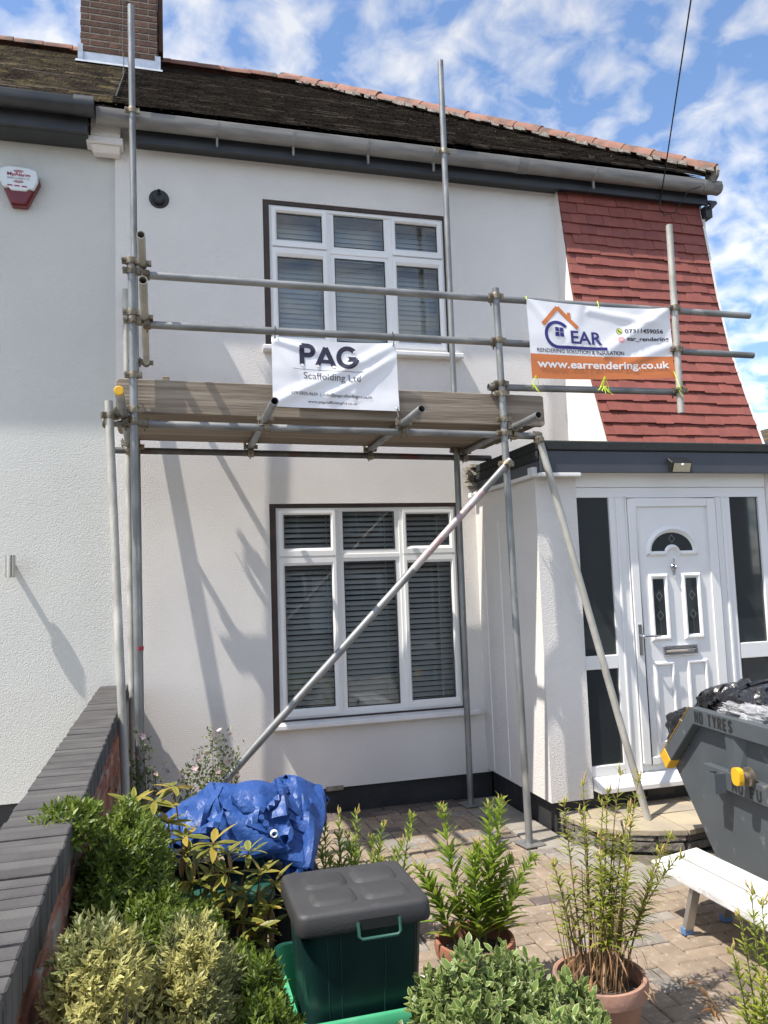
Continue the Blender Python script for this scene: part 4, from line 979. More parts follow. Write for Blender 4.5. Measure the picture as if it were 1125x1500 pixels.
l2 = pag_stroke([(.962, 3.172), (1.020, 3.300), (1.072, 3.172)], Wd); l3 = pag_stroke([(.985, 3.205), (1.05, 3.205)], .026)
l4 = pag_stroke(arcp(1.165, 3.238, .060, .064, 44, 350, 24)+[(1.222, 3.229), (1.166, 3.229)], Wd)
for q in (let, l2, l3, l4): obj('lettering', q, 'ink_navy', t, fixn=False)
b = MB()
for (cx, cz, rx, rz_) in ((.862, 3.170, .013, .009), (.963, 3.170, .013, .009), (1.071, 3.170, .013, .009), (1.165, 3.229, .009, .012), (1.213, 3.278, .011, .008)):
    P = [fn(cx+rx*math.cos(2*math.pi*k/14), cz+rz_*math.sin(2*math.pi*k/14), .0042) for k in range(14)]; obj('letter_tip', MB().poly(P), 'ink_white', t, fixn=False)
b = MB()
for k in range(30): b.quad(*[fn(.80+.47*(k+a)/30, 3.142+c, .0018) for a, c in ((0, -.0015), (1, -.0015), (1, .0015), (0, .0015))])
obj('rule', b, 'ink_grey', t, fixn=False)
lettering('lettering', 'Scaffolding Ltd', .868, 3.062, 'ink_grey', t, fn, width=.375, height=.062, slope=-.012)
lettering('lettering', '079-5835-9659  |  info@pagscaffoldingltd.co.uk', .784, 2.962, 'ink_grey', t, fn, width=.535, height=.027, slope=-.012, offset=.006)
lettering('lettering', 'www.pagscaffoldingltd.co.uk', .892, 2.912, 'ink_grey', t, fn, width=.325, height=.024, slope=-.012, offset=.006)
def eyelet(x, z, t):
    c = Vector(fn(x, z, .003)); obj('eyelet', MB().lathe([(.0045, 0), (.009, -.002), (.011, 0)], c, 14, 'y'), 'chrome', t, smooth=50); return c
for x, z, top in ((.690, 3.333, 1), (1.482, 3.33, 1), (1.484, 2.900, 0)):
    c = eyelet(x, z, t)
    if top: obj('cable_tie', MB().path([c, c+V(0, -.012, .03), V(c.x+.004, YR-.034, 3.395), V(c.x+.008, YR-.01, 3.428), V(c.x+.01, YR+.02, 3.422)], .0028, 5), 'black_plastic', t)
    else: obj('cable_tie', MB().path([c, c+V(.0, -.01, -.03), (1.492, YB-.03, 2.83), (1.52, YB-.02, 2.80)], .0028, 5), 'black_plastic', t); obj('cable_tie', MB().path([c, c+V(.02, -.008, -.04), (1.522, YB-.02, 2.80)], .0022, 5), 'black_plastic', t)
# EAR banner
ex0, ex1, ez0, ez1 = 2.475, 3.640, 3.135, 3.705
t, fn, sheet = banner('banner', 'white and orange rendering firm banner with navy house emblem', ex0, ex1, ez0, ez1, lambda u: 3.712-.018*math.sin(math.pi*u)-.004*u, lambda u: 3.140+.046*u-.012*math.sin(math.pi*u), [(3.60, 3.69, 3.1, 3.36, .020, .05), (2.50, 3.69, 2.72, 3.45, .010, .03), (3.0, 3.66, 3.55, 3.58, .008, .03), (3.62, 3.40, 3.25, 3.26, .008, .04), (2.9, 3.69, 2.78, 3.4, .006, .05)], YB, 'vinyl', lx=(.014, -.004))
zo = 3.312
sheet(ez0, zo, 16, 'vinyl_orange', 'orange_strip', .0012)
def strip(pts, wd, m, nm='emblem', lift=.0022):
    b = MB()
    for (a, c) in zip(pts, pts[1:]):
        a, c = Vector((*a, 0)), Vector((*c, 0)); d_ = (c-a).normalized(); n_ = Vector((-d_.y, d_.x, 0))*wd/2; n = max(1, int((c-a).length/.02))
        for k in range(n):
            p, q = a+(c-a)*(k/n)-d_*.001, a+(c-a)*((k+1)/n)+d_*.001
            b.quad(*[fn(v.x, v.y, lift) for v in (p-n_, q-n_, q+n_, p+n_)])
    return obj(nm, b, m, t, fixn=False)
strip([(2.588, 3.532), (2.712, 3.668), (2.862, 3.520)], .030, 'ink_orange'); strip([(2.800, 3.635), (2.800, 3.585)], .026, 'ink_orange', lift=.0026)
strip(arcp(2.700, 3.462, .092, .092, 42, 270, 26)+[(3.088, 3.372)], .024, 'ink_blue')
b = MB()
for ix in (0, 1):
    for iz in (0, 1):
        x, z = 2.678+ix*.037, 3.448+iz*.037; b.quad(*[fn(x+a*.032, z+c*.032, .0022) for a, c in ((0, 0), (1, 0), (1, 1), (0, 1))])
obj('emblem', b, 'ink_blue', t, fixn=False)
lettering('lettering', 'EAR', 2.800, 3.402, 'ink_blue', t, fn, width=.255, height=.098, offset=.018)
lettering('lettering', 'RENDERING SOLUTION & INSULATION', 2.528, 3.326, 'ink_navy', t, fn, width=.70, height=.029, offset=.012)
lettering('lettering', '07311459056', 3.245, 3.500, 'ink_navy', t, fn, width=.325, height=.034, offset=.018)
lettering('lettering', 'ear_rendering', 3.252, 3.428, 'ink_navy', t, fn, width=.360, height=.044, offset=.018)
lettering('lettering', 'www.earrendering.co.uk', 2.520, 3.195, 'ink_white', t, fn, width=1.08, height=.078, offset=.025, lift=.0036)
def disc(cx, cz, r, m, lift, nm='emblem'):
    obj(nm, MB().poly([fn(cx+r*math.cos(2*math.pi*k/24), cz+r*math.sin(2*math.pi*k/24), lift) for k in range(24)]), m, t, fixn=False)
disc(3.204, 3.516, .025, 'ink_grey', .002); disc(3.204, 3.516, .022, 'ink_yellow', .0028); strip([(3.193, 3.528), (3.200, 3.512), (3.217, 3.506)], .009, 'ink_grey', lift=.0036)
disc(3.208, 3.446, .025, 'ink_pink', .002); strip(arcp(3.208, 3.446, .015, .015, 0, 360, 16), .004, 'ink_white', lift=.0028); disc(3.208, 3.446, .006, 'ink_white', .003)
b = MB(); rr = random.Random(2)
for (x, z, zr, yr, n) in ((2.50, 3.145, 3.078, YR, 2), (3.055, 3.148, 3.083, YR, 4), (3.625, 3.18, 3.087, YO, 1)):
    for k in range(n):
        c = Vector(fn(x+rr.uniform(-.01, .01), z+.008, .003)); xe = x+rr.uniform(-.04, .05)
        b.path([c, (xe, yr-TR-.005, zr+.015), (xe+rr.uniform(-.03, .03), yr-TR-.006, zr-.01), (x+rr.uniform(-.02, .02), yr-TR-.01, zr+.02)], .0026, 5)
        b.path([(x, yr-TR-.006, zr+.02), (x+rr.uniform(-.05, .07), yr-TR-.02, zr-rr.uniform(.02, .07))], .0024, 5)
for x in (2.48, 3.05): b.path([fn(x, 3.70, .002), (x, YR-TR-.006, 3.715), (x+.01, YR-.01, 3.742), (x+.012, YR+.02, 3.735)], .0028, 5)
obj('twine_tie', b, 'twine', t)

# ---------------------------------------------------------------- overhead wire and its pole across the road
wp0 = Vector((4.455, -.15, 5.23)); wdir = Vector((-.549, -1, .208)); pts = [wp0+wdir*k+Vector((0, 0, -.02*math.sin(math.pi*k/11.8))) for k in np.linspace(0, 11.8, 14)]
t = thing('telephone_wire', 'thin black overhead wire dropping to the eaves corner', 'wire', wp0)
obj('cable', MB().path(pts, .0055, 6), 'wire_black', t)
obj('drop', MB().path([wp0, wp0+V(-.03, -.02, -.06), wp0+V(-.05, -.035, -.15), wp0+V(.0, -.02, -.20), wp0+V(.12, -.02, -.16), wp0+V(.22, -.10, .02), wp0+V(.34, -.12, .06)], .005, 5), 'wire_black', t)
e = pts[-1]
t = thing('telegraph_pole', 'timber telegraph pole across the road carrying the overhead wire', 'pole', (e.x, e.y, -.12))
obj('shaft', MB().tube((e.x, e.y, -.2), (e.x, e.y, e.z+.3), .14, 14, .10), 'pole_wood', t, smooth=40); obj('cross_arm', MB().box(e.x-.4, e.x+.4, e.y-.16, e.y-.09, e.z+.1, e.z+.2), 'pole_wood', t)

# houses across the road (they show only mirrored in the glass) and the outbuilding next door
def far_house(x0, x1, label):
    t = thing('house', label, 'house', ((x0+x1)/2, -24, -.12), 'houses across the road')
    obj('wall', MB().box(x0, x1, -31, -24, -.12, 5.4), 'brick_far', t)
    b = MB(); b.prism([(x0-.3, -23.6, 5.35), (x0-.3, -31.4, 5.35), (x0-.3, -27.5, 8.3)], (x1-x0+.6, 0, 0)); obj('roof', b, 'roof_tile', t)
    for z in (.9, 3.6):
        for fx in (.28, .72):
            x = x0+(x1-x0)*fx; wv = MB().box(x-.85, x+.85, -24, -23.93, z, z+1.3); wi = obj('window', wv, 'upvc', t)
            obj('pane', MB().box(x-.75, x-.03, -23.93, -23.92, z+.1, z+1.2).box(x+.03, x+.75, -23.93, -23.92, z+.1, z+1.2), 'glass_dark', wi)
    obj('front_door', MB().box(x0+(x1-x0)*.5-.45, x0+(x1-x0)*.5+.45, -24, -23.93, 0, 2.1), 'upvc', t)
for k in range(3): far_house(2.2+k*7.2, 9.4+k*7.2, 'brick house across the road mirrored in the porch glass')
t = thing('outbuilding', 'neighbouring low building with tiled eaves beyond the red tiles', 'building', (8.6, 2.5, -.12))
obj('wall', MB().box(7.0, 10.6, 1.2, 6, -.12, 3.09), 'render_white', t)
b = MB(); b.frustum((6.62, 11, .8, 6.4), (8.9, 9.0, 3, 4.2), 3.18, 3.9); obj('roof', b, 'roof_tile_moss', t); 
obj('gutter', MB().path([(6.58, 6.4, 3.13), (6.58, .75, 3.13), (11, .75, 3.13)], .06, 10), 'gutter_black', t, smooth=40); obj('soffit', MB().box(6.66, 10.9, .85, 6.3, 3.08, 3.17), 'upvc', t)

# ---------------------------------------------------------------- skip
SA = math.atan2(.107, 1.012)
un = Vector((-math.sin(SA), -math.cos(SA), 0)); wn_ = Vector((math.cos(SA), -math.sin(SA), 0)); SO = Vector((3.0, -2.15, 0))
def sk(u, w_, z): return SO+un*u+wn_*w_+Vector((0, 0, z))
skip = thing('skip', 'grey steel rubbish skip with yellow corners and black stencilled letters', 'skip', sk(.6, .6, 0))
W = 1.25
def slab(prof, w0, w1, nm, m='skip_grey', bev=.0): return obj(nm, MB().prism([sk(u, w0, z) for u, z in prof], wn_*(w1-w0)), m, skip, bevel=bev)
prof = [(.16, .03), (1.20, .03), (1.72, .60), (1.36, .95), (0, .95), (-.36, .60)]
slab(prof, 0, .008, 'side_plate'); slab(prof, W-.008, W, 'side_plate')
slab([(.16, .03), (-.36, .60), (-.35, .61), (.17, .04)], .008, W-.008, 'end_plate'); slab([(1.2, .03), (1.72, .60), (1.71, .61), (1.19, .04)], .008, W-.008, 'end_plate'); slab([(.16, .03), (1.2, .03), (1.2, .04), (.16, .04)], .008, W-.008, 'floor_plate')
def rim(w0, w1):
    # folded rim: sloped far end, level top, sloped near end
    t_ = .088
    top = [(-.392, .612), (-.012, .962), (1.372, .962), (1.752, .612)]; low = [(-.33, .545), (.015, .868), (1.345, .868), (1.69, .545)]
    b = MB(); P = [sk(u, w0, z) for u, z in top]+[sk(u, w0, z) for u, z in low[::-1]]; b.prism(P, wn_*(w1-w0)); return obj('rim', b, 'skip_grey', skip, bevel=.004)
rimL = rim(-.058, .0-.001); rim(W+.001, W+.058)
slab([(-.395, .612), (-.33, .545), (-.30, .575), (-.365, .64)], .0005, W-.0005, 'end_rim', 'skip_grey')
b = MB(); b.prism([sk(-.398, -.0605, .612), sk(-.336, -.0605, .669), sk(-.268, -.0605, .602), sk(-.328, -.0605, .540)], wn_*.064); obj('yellow_corner', b, 'skip_yellow', skip, bevel=.003)
b = MB(); b.prism([sk(-.390, -.062, .6165), sk(-.012, -.062, .9655), sk(-.010, -.062, .9655), sk(-.388, -.062, .6165)], wn_*.006); obj('yellow_edge', b, 'skip_yellow', skip)
def frame_fn(u, z, l, w0=-.059): return sk(u, w0-l, z)
GLY = {'N': [[(0, 0), (0, 1)], [(0, .95), (1, .05)], [(1, 0), (1, 1)]], 'O': [[(.42, 1), (.1, .85), (0, .5), (.1, .15), (.42, 0)], [(.58, 0), (.9, .15), (1, .5), (.9, .85), (.58, 1)]], 'T': [[(0, .93), (.38, .93)], [(.62, .93), (1, .93)], [(.5, 0), (.5, 1)]],
       'Y': [[(0, 1), (.45, .5)], [(1, 1), (.55, .5)], [(.5, .42), (.5, 0)]], 'R': [[(.05, 0), (.05, 1)], [(.2, .95), (.85, .9), (.95, .72), (.85, .55), (.2, .5)], [(.5, .45), (.95, 0)]], 'E': [[(.05, 0), (.05, 1)], [(.25, .94), (.95, .94)], [(.25, .5), (.8, .5)], [(.25, .06), (.95, .06)]],
       'S': [[(.95, .82), (.6, .97), (.15, .9), (.05, .7), (.4, .54)], [(.6, .47), (.95, .3), (.85, .08), (.4, .03), (.05, .18)]], 'F': [[(.05, 0), (.05, 1)], [(.25, .94), (.95, .94)], [(.25, .5), (.8, .5)]], 'U': [[(.05, 1), (.05, .25), (.25, .06), (.42, .04)], [(.58, .04), (.78, .08), (.95, .25), (.95, 1)]]}
def stencil(body, u, z, width, height, w0):
    adv = width/len(body); gw_ = adv*.56; th = height*.27
    for k, chh in enumerate(body):
        b = MB()
        for pl in GLY[chh]:
            for a, c in zip(pl, pl[1:]):
                a = Vector((u+k*adv+adv*.2+a[0]*gw_, z+a[1]*height, 0)); c = Vector((u+k*adv+adv*.2+c[0]*gw_, z+c[1]*height, 0)); d_ = (c-a).normalized(); n_ = Vector((-d_.y, d_.x, 0))*th/2
                tw_ = th*(.6 if abs(d_.y) < .4 else .5)/th; n_ = n_*(.8 if abs(d_.y) < .4 else 1.0)
                b.quad(*[frame_fn(q.x, q.y, .0012+.00004*len(b.f), w0) for q in (a-n_-d_*.002, c-n_+d_*.002, c+n_+d_*.002, a+n_-d_*.002)])
        obj('stencil', b, 'stencil_black', skip, fixn=False)
stencil('NO', .035, .885, .095, .060, -.058); stencil('TYRES', .165, .885, .245, .060, -.058)
# stiffener, side rail, socket, lug
obj('stiffener', MB().prism([sk(.30, -.045, .868), sk(.385, -.045, .868), sk(.372, -.045, .585), sk(.33, -.045, .585)], wn_*.044), 'skip_grey', skip, bevel=.003)
obj('stiffener', MB().prism([sk(.92, -.045, .868), sk(1.0, -.045, .868), sk(.99, -.045, .585), sk(.93, -.045, .585)], wn_*.044), 'skip_grey', skip, bevel=.003)
obj('stiffener', MB().prism([sk(.386, -.044, .868), sk(.44, -.001, .868), sk(.40, -.001, .585), sk(.373, -.044, .585)], wn_*.004+Vector((0, 0, .001))), 'skip_grey', skip)
obj('side_rail', MB().prism([sk(.08, -.05, .662), sk(1.30, -.05, .662), sk(1.30, -.05, .562), sk(.18, -.05, .562)], wn_*.049), 'skip_grey', skip, bevel=.003)
b = MB(); 
for (u0, u1, w0, w1) in ((.215, .295, -.115, -.108), (.215, .295, -.058, -.051), (.215, .222, -.108, -.058), (.288, .295, -.108, -.058)):
    b.prism([sk(u0, w0, .545), sk(u1, w0, .545), sk(u1, w1, .545), sk(u0, w1, .545)], (0, 0, .105))
obj('socket', b, 'skip_grey', skip)
b = MB(); c = sk(.52, -.05, .685); b.tube(c, c-wn_*.022, .048, 20); b.tube(c-wn_*.022, c-wn_*.085, .026, 16); obj('lifting_lug', b, 'coupler', skip, smooth=35)
b = MB(); c2 = sk(.52, -.136, .69); P = []
for k in range(22):
    a = 2*math.pi*k/22; P.append(c2+un*(.036*math.copysign(abs(math.cos(a))**.7, math.cos(a)))+Vector((0, 0, .045*math.copysign(abs(math.sin(a))**.7, math.sin(a)))))
b.prism(P, wn_*.03); obj('lug_cap', b, 'skip_yellow', skip, bevel=.005, seg=2)
stencil('NO', .345, .574, .11, .054, -.05); stencil('FU', .50, .574, .11, .054, -.05)

def crumple(center, radii, seed, n=(90, 60), amp=.12, folds=22, power=.8, freq=(2.2, 6), zmin=None, post=None, fine=0, famp=.03):
    rr = np.random.default_rng(seed); nu, nv = n
    th = np.linspace(0, 2*np.pi, nu, endpoint=False); ph = np.linspace(0.02, np.pi-.02, nv)
    T_, P_ = np.meshgrid(th, ph); d = np.stack([np.cos(T_)*np.sin(P_), np.sin(T_)*np.sin(P_), np.cos(P_)], -1).reshape(-1, 3)
    sgn = np.sign(d)*np.abs(d)**power
    h = np.zeros(len(d))
    for k in range(folds):
        nrm = rr.normal(size=3); nrm /= np.linalg.norm(nrm); f = rr.uniform(*freq); ph0 = rr.uniform(0, 1)
        warp = .35*np.sin(3*(d @ rr.normal(size=3))+rr.uniform(0, 6))
        h += (np.abs(((d @ nrm)*f*.5+ph0+warp) % 1-.5)*2-.5)*amp/(f**.7)
    for k in range(fine):
        nrm = rr.normal(size=3); nrm /= np.linalg.norm(nrm); f = rr.uniform(6, 15); ph0 = rr.uniform(0, 1); msk = np.clip(np.sin(2.3*(d @ rr.normal(size=3))+rr.uniform(0, 6))*1.6, 0, 1)
        h += (np.abs(((d @ nrm)*f*.5+ph0+.25*np.sin(4*(d @ rr.normal(size=3)))) % 1-.5)*2-.5)*famp*msk
    p = sgn*(1+h)[:, None]*np.array(radii)+np.array(center)
    if zmin is not None: p[:, 2] = np.maximum(p[:, 2], zmin+.004*rr.normal(size=len(p)))
    if post: p = post(p)
    b = MB(); b.v = [tuple(x) for x in p]
    for j in range(nv-1):
        for i in range(nu): i2 = (i+1) % nu; b.f.append((j*nu+i, (j+1)*nu+i, (j+1)*nu+i2, j*nu+i2))
    b.f.append(tuple(range(nu))); b.f.append(tuple((nv-1)*nu+i for i in range(nu-1, -1, -1)))
    return b
def drape(cx, cy_, z0, W_, H_, nx, ny, comp, boxes, balls, lim, steps=64, seed=1):
    """position-based cloth dropped, slack and rumpled, over boxes and rounded lumps"""
    r_ = np.random.default_rng(seed); u, v = np.meshgrid(np.linspace(-.5, .5, nx), np.linspace(-.5, .5, ny), indexing='ij')
    X = np.stack([cx+u*W_*comp, cy_+v*H_*comp, np.full_like(u, z0)], -1)
    for f, a in ((1.5, .06), (3, .07), (5, .06), (9, .03)):
        for q in range(4):
            d_ = r_.normal(size=2); d_ /= np.linalg.norm(d_); w_ = np.sin((u*d_[0]+v*d_[1])*f*6.28+r_.uniform(0, 6.28))
            X[..., 2] += a*.5*w_; X[..., 0] += a*.25*np.cos((u*d_[1]+v*d_[0])*f*6.28+q); X[..., 1] += a*.25*w_*d_[0]
    rx, ry = W_/(nx-1), H_/(ny-1); P = X.copy()
    def con(A, B, L, k):
        d_ = X[B]-X[A]; l = np.linalg.norm(d_, axis=-1, keepdims=True)+1e-9; c = k*.5*(l-L)/l*d_; X[A] += c; X[B] -= c
    S_ = slice
    pairs = []
    for o in (0, 1):
        n_ = (nx-o)//2; pairs.append(((S_(o, o+2*n_, 2), S_(None)), (S_(o+1, o+2*n_, 2), S_(None)), rx, 1.))
        n_ = (ny-o)//2; pairs.append(((S_(None), S_(o, o+2*n_, 2)), (S_(None), S_(o+1, o+2*n_, 2)), ry, 1.))
    dg = math.hypot(rx, ry)
    for o in (0, 1):
        n_ = (nx-o)//2
        pairs.append(((S_(o, o+2*n_, 2), S_(0, ny-1)), (S_(o+1, o+2*n_, 2), S_(1, ny)), dg, .35)); pairs.append(((S_(o, o+2*n_, 2), S_(1, ny)), (S_(o+1, o+2*n_, 2), S_(0, ny-1)), dg, .35))
    for o in range(4):
        n_ = (nx-o)//4
        pairs.append(((S_(o, o+4*n_, 4), S_(None)), (S_(o+2, o+4*n_, 4), S_(None)), 2*rx, .12))
        n_ = (ny-o)//4
        pairs.append(((S_(None), S_(o, o+4*n_, 4)), (S_(None), S_(o+2, o+4*n_, 4)), 2*ry, .12))
    for st in range(steps):
        V_ = (X-P)*.90; P = X.copy(); X = X+V_; X[..., 2] -= .0009
        for it in range(7):
            for A, B, L, k in pairs: con(A, B, L, k)
            X[..., 0] = np.clip(X[..., 0], lim[0], lim[1]); X[..., 1] = np.clip(X[..., 1], lim[2], lim[3])
            hit = X[..., 2] < .012; X[..., 2] = np.maximum(X[..., 2], .012)
            for (x0, x1, y0, y1, zt) in boxes:
                a = np.stack([X[..., 0]-x0, x1-X[..., 0], X[..., 1]-y0, y1-X[..., 1], zt-X[..., 2]], -1); ins = (a > 0).all(-1); w_ = a.argmin(-1); hit |= ins
                X[..., 0] -= np.where(ins & (w_ == 0), a[..., 0], 0); X[..., 0] += np.where(ins & (w_ == 1), a[..., 1], 0); X[..., 1] -= np.where(ins & (w_ == 2), a[..., 2], 0); X[..., 1] += np.where(ins & (w_ == 3), a[..., 3], 0); X[..., 2] += np.where(ins & (w_ == 4), a[..., 4], 0)
            for c_, rad_ in balls:
                q = (X-np.array(c_))/np.array(rad_); l = np.linalg.norm(q, axis=-1, keepdims=True); ins = l[..., 0] < 1; X = np.where(ins[..., None], np.array(c_)+q/np.maximum(l, .05)*np.array(rad_), X); hit |= ins
        P = np.where(hit[..., None], P+(X-P)*1.0, P)
    b = MB(); b.v = [tuple(map(float, q)) for q in X.reshape(-1, 3)]
    for a in range(nx-1):
        for c in range(ny-1): b.f.append((a*ny+c, (a+1)*ny+c, (a+1)*ny+c+1, a*ny+c+1))
    return b, X
_bc = sk(.15, .42, .96); _b2 = sk(.02, .25, .99); _b3 = sk(.36, .42, 1.03)
bb_, _ = drape(_bc.x, _bc.y, 1.26, 1.75, 1.65, 84, 80, .50, [(3.05, 4.25, -3.6, -1.85, .80)], [(tuple(_bc), (.36, .36, .13)), (tuple(_b2), (.18, .2, .10)), (tuple(_b3), (.16, .2, .10))], (3.035, 3.95, -2.80, -1.84), seed=4)
o = obj('rubble_bag', bb_, 'rubble_bag', smooth=34, fixn=False); tag(o, 'shiny black plastic sack heaped on top of the skip', 'sack')
o = obj('rubble_bag', crumple(sk(-.26, .10, .75), (.12, .18, .15), 8, amp=.12, folds=14, power=.8, fine=10, famp=.04), 'rubble_bag', smooth=32); tag(o, 'black plastic sack spilling over the yellow skip corner', 'sack')
o = obj('rubble_bag', crumple(sk(.85, .5, .98), (.32, .35, .15), 12, amp=.09, folds=18, fine=12), 'rubble_bag', smooth=32); tag(o, 'black sack further along the skip beside the foil sheet', 'sack')
def foil_post(p): return p
o = obj('foil_sheet', crumple(sk(.46, .10, .965), (.10, .30, .055), 5, amp=.12, folds=18, power=.7, fine=20, famp=.06), 'foil', smooth=35); tag(o, 'crumpled silver foil insulation sheet on the skip', 'sheet')
o.rotation_euler = (0, 0, 0)
o = obj('foil_sheet', crumple(sk(-.31, .05, .66), (.05, .06, .11), 15, amp=.25, folds=14, power=.7), 'foil', smooth=35); tag(o, 'scrap of silver sheet hanging at the yellow skip corner', 'sheet')
b = MB(); b.path([sk(.20, .5, 1.06), sk(.42, .62, 1.18), sk(.75, .75, 1.30)], .045, 10); o = obj('waste_pipe', b, 'bin_lid', smooth=40); tag(o, 'dark grey pipe offcut poking out of the skip', 'pipe')
b = MB(); b.prism([sk(u, .012, z) for u, z in ((.19, .046), (1.17, .046), (1.60, .52), (1.25, .74), (.6, .80), (.1, .74), (-.22, .50))], wn_*(W-.024)); o = obj('rubble', b, 'rough_stone'); tag(o, 'rubble filling the inside of the skip', 'rubble')

# ---------------------------------------------------------------- hop-up bench
hop = thing('work_platform', 'white dusty work bench on aluminium legs beside the skip', 'work bench', (2.52, -3.0, 0))
b = MB(); b.prism([(2.375, -2.52, .255), (2.705, -2.44, .255), (2.72, -4.3, .255), (2.39, -4.35, .255)], (0, 0, .034)); obj('board', b, 'board_white', hop, bevel=.006, seg=2)
b = MB(); b.prism([(2.53, -2.50, .2892), (2.542, -2.50, .2892), (2.558, -4.2, .2892), (2.546, -4.2, .2892)], (0, 0, .0006)); obj('groove', b, 'concrete', hop)
for x, y, xe, ye in ((2.42, -2.81, 2.42, -2.72), (2.66, -2.77, 2.69, -2.66), (2.43, -4.1, 2.41, -4.2), (2.67, -4.1, 2.69, -4.2)):
    lg = obj('leg', MB().add([(xe-.022, ye-.014, .012), (xe+.022, ye-.014, .012), (xe+.022, ye+.014, .012), (xe-.022, ye+.014, .012), (x-.022, y-.014, .256), (x+.022, y-.014, .256), (x+.022, y+.014, .256), (x-.022, y+.014, .256)], [(0, 3, 2, 1), (4, 5, 6, 7), (0, 1, 5, 4), (1, 2, 6, 5), (2, 3, 7, 6), (3, 0, 4, 7)]), 'alu', hop)
    obj('foot', MB().box(xe-.026, xe+.026, ye-.018, ye+.018, 0, .035), 'blue_cap', lg, bevel=.003)

# ---------------------------------------------------------------- bins, crate, tarpaulin
def rrect(x0, x1, y0, y1, r, n=5):
    P = []
    for (cx, cy_, a0) in ((x1-r, y1-r, 0), (x0+r, y1-r, 90), (x0+r, y0+r, 180), (x1-r, y0+r, 270)):
        P += [(cx+r*math.cos(R(a0+90*k/n)), cy_+r*math.sin(R(a0+90*k/n))) for k in range(n+1)]
    return P
def loft(rings, cap=(True, True)):
    b = MB(); n = len(rings[0][0])
    for P, z in rings: b.v += [(x, y, z) for x, y in P]
    for j in range(len(rings)-1):
        for i in range(n): i2 = (i+1) % n; b.f.append((j*n+i, j*n+i2, (j+1)*n+i2, (j+1)*n+i))
    if cap[0]: b.f.append(tuple(range(n-1, -1, -1)))
    if cap[1]: b.f.append(tuple((len(rings)-1)*n+i for i in range(n)))
    return b
bx = thing('recycling_box', 'dark green lidded recycling box standing in the bright green crate', 'recycling box', (.625, -3.33, .03))
bx0, bx1, by0, by1 = .402, .862, -3.535, -3.115
obj('body', loft([(rrect(bx0+.055, bx1-.055, by0+.055, by1-.055, .045), .03), (rrect(bx0+.022, bx1-.022, by0+.022, by1-.022, .05), .60), (rrect(bx0+.014, bx1-.014, by0+.014, by1-.014, .05), .63)], (True, False)), 'bin_green', bx, smooth=45)
b = MB()
for x in (.50, .545, .70, .815):   # moulding lines on the front
    b.path([(x, by0+.0215+.002, .598), (x+(.63-x)*.14, by0+.054+.001, .04)], .003, 5)
for y in (-3.42, -3.24): b.path([(bx0+.0225, y, .598), (bx0+.056, y, .04)], .003, 5)
obj('rib', b, 'bin_green', bx, smooth=60)
lid = obj('lid', loft([(rrect(bx0, bx1, by0, by1, .035), .600), (rrect(bx0-.003, bx1+.003, by0-.003, by1+.003, .037), .610), (rrect(bx0, bx1, by0, by1, .035), .655), (rrect(bx0+.006, bx1-.006, by0+.006, by1-.006, .032), .6665), (rrect(bx0+.016, bx1-.016, by0+.016, by1-.016, .028), .670)], (False, True)), 'bin_lid', bx, smooth=50)
for ax, bxx in ((.462, .625), (.645, .81)):
    for ay, byy in ((-3.475, -3.34), (-3.318, -3.185)):
        obj('lid_panel', loft([(rrect(ax, bxx, ay, byy, .03), .6695), (rrect(ax+.012, bxx-.012, ay+.012, byy-.012, .025), .680), (rrect(ax+.02, bxx-.02, ay+.02, byy-.02, .02), .682)], (False, True)), 'bin_lid', lid, smooth=50)
obj('lid_notch', MB().prism([(.60, by0-.0045, .602), (.748, by0-.0045, .602), (.742, by0-.0045, .636), (.606, by0-.0045, .636)], (0, .006, 0)), 'bin_black', lid)
obj('handle', MB().path([(.602, by0-.006, .628), (.602, by0-.016, .588), (.612, by0-.018, .578), (.735, by0-.018, .578), (.745, by0-.016, .588), (.745, by0-.006, .628)], .006, 8), 'bin_lid_green', bx, smooth=60)
cr = thing('crate', 'bright green open plastic crate around the dark green box', 'crate', (.63, -3.22, 0))
kx0, kx1, ky0, ky1 = .390, .872, -3.545, -2.90
obj('wall', loft([(rrect(kx0+.05, kx1-.05, ky0+.05, ky1-.05, .04), .0), (rrect(kx0+.012, kx1-.012, ky0+.012, ky1-.012, .05), .31), (rrect(kx0+.018, kx1-.018, ky0+.018, ky1-.018, .05), .31), (rrect(kx0+.056, kx1-.056, ky0+.056, ky1-.056, .04), .008)], (True, True)), 'crate_green', cr, smooth=45)
obj('rim', loft([(rrect(kx0+.002, kx1-.002, ky0+.002, ky1-.002, .055), .285), (rrect(kx0, kx1, ky0, ky1, .055), .325), (rrect(kx0+.006, kx1-.006, ky0+.006, ky1-.006, .052), .332), (rrect(kx0+.02, kx1-.02, ky0+.02, ky1-.02, .045), .328), (rrect(kx0+.022, kx1-.022, ky0+.022, ky1-.022, .045), .290)], (False, False)), 'crate_green', cr, smooth=45)
for x, y, dx_, dy_ in ((.53, ky0+.012, .006, .018), (.70, ky0+.012, .006, .018), (kx0+.012, -3.1, .018, .006), (kx0+.012, -3.3, .018, .006)):
    obj('rib', MB().frustum((x+.03*(dx_ > .01)-dx_*.5, x+.03*(dx_ > .01)+dx_*.5, y+.03*(dy_ > .01)-dy_*.5, y+.03*(dy_ > .01)+dy_*.5), (x-dx_, x+dx_, y-dy_, y+dy_), .02, .286), 'crate_green', cr)

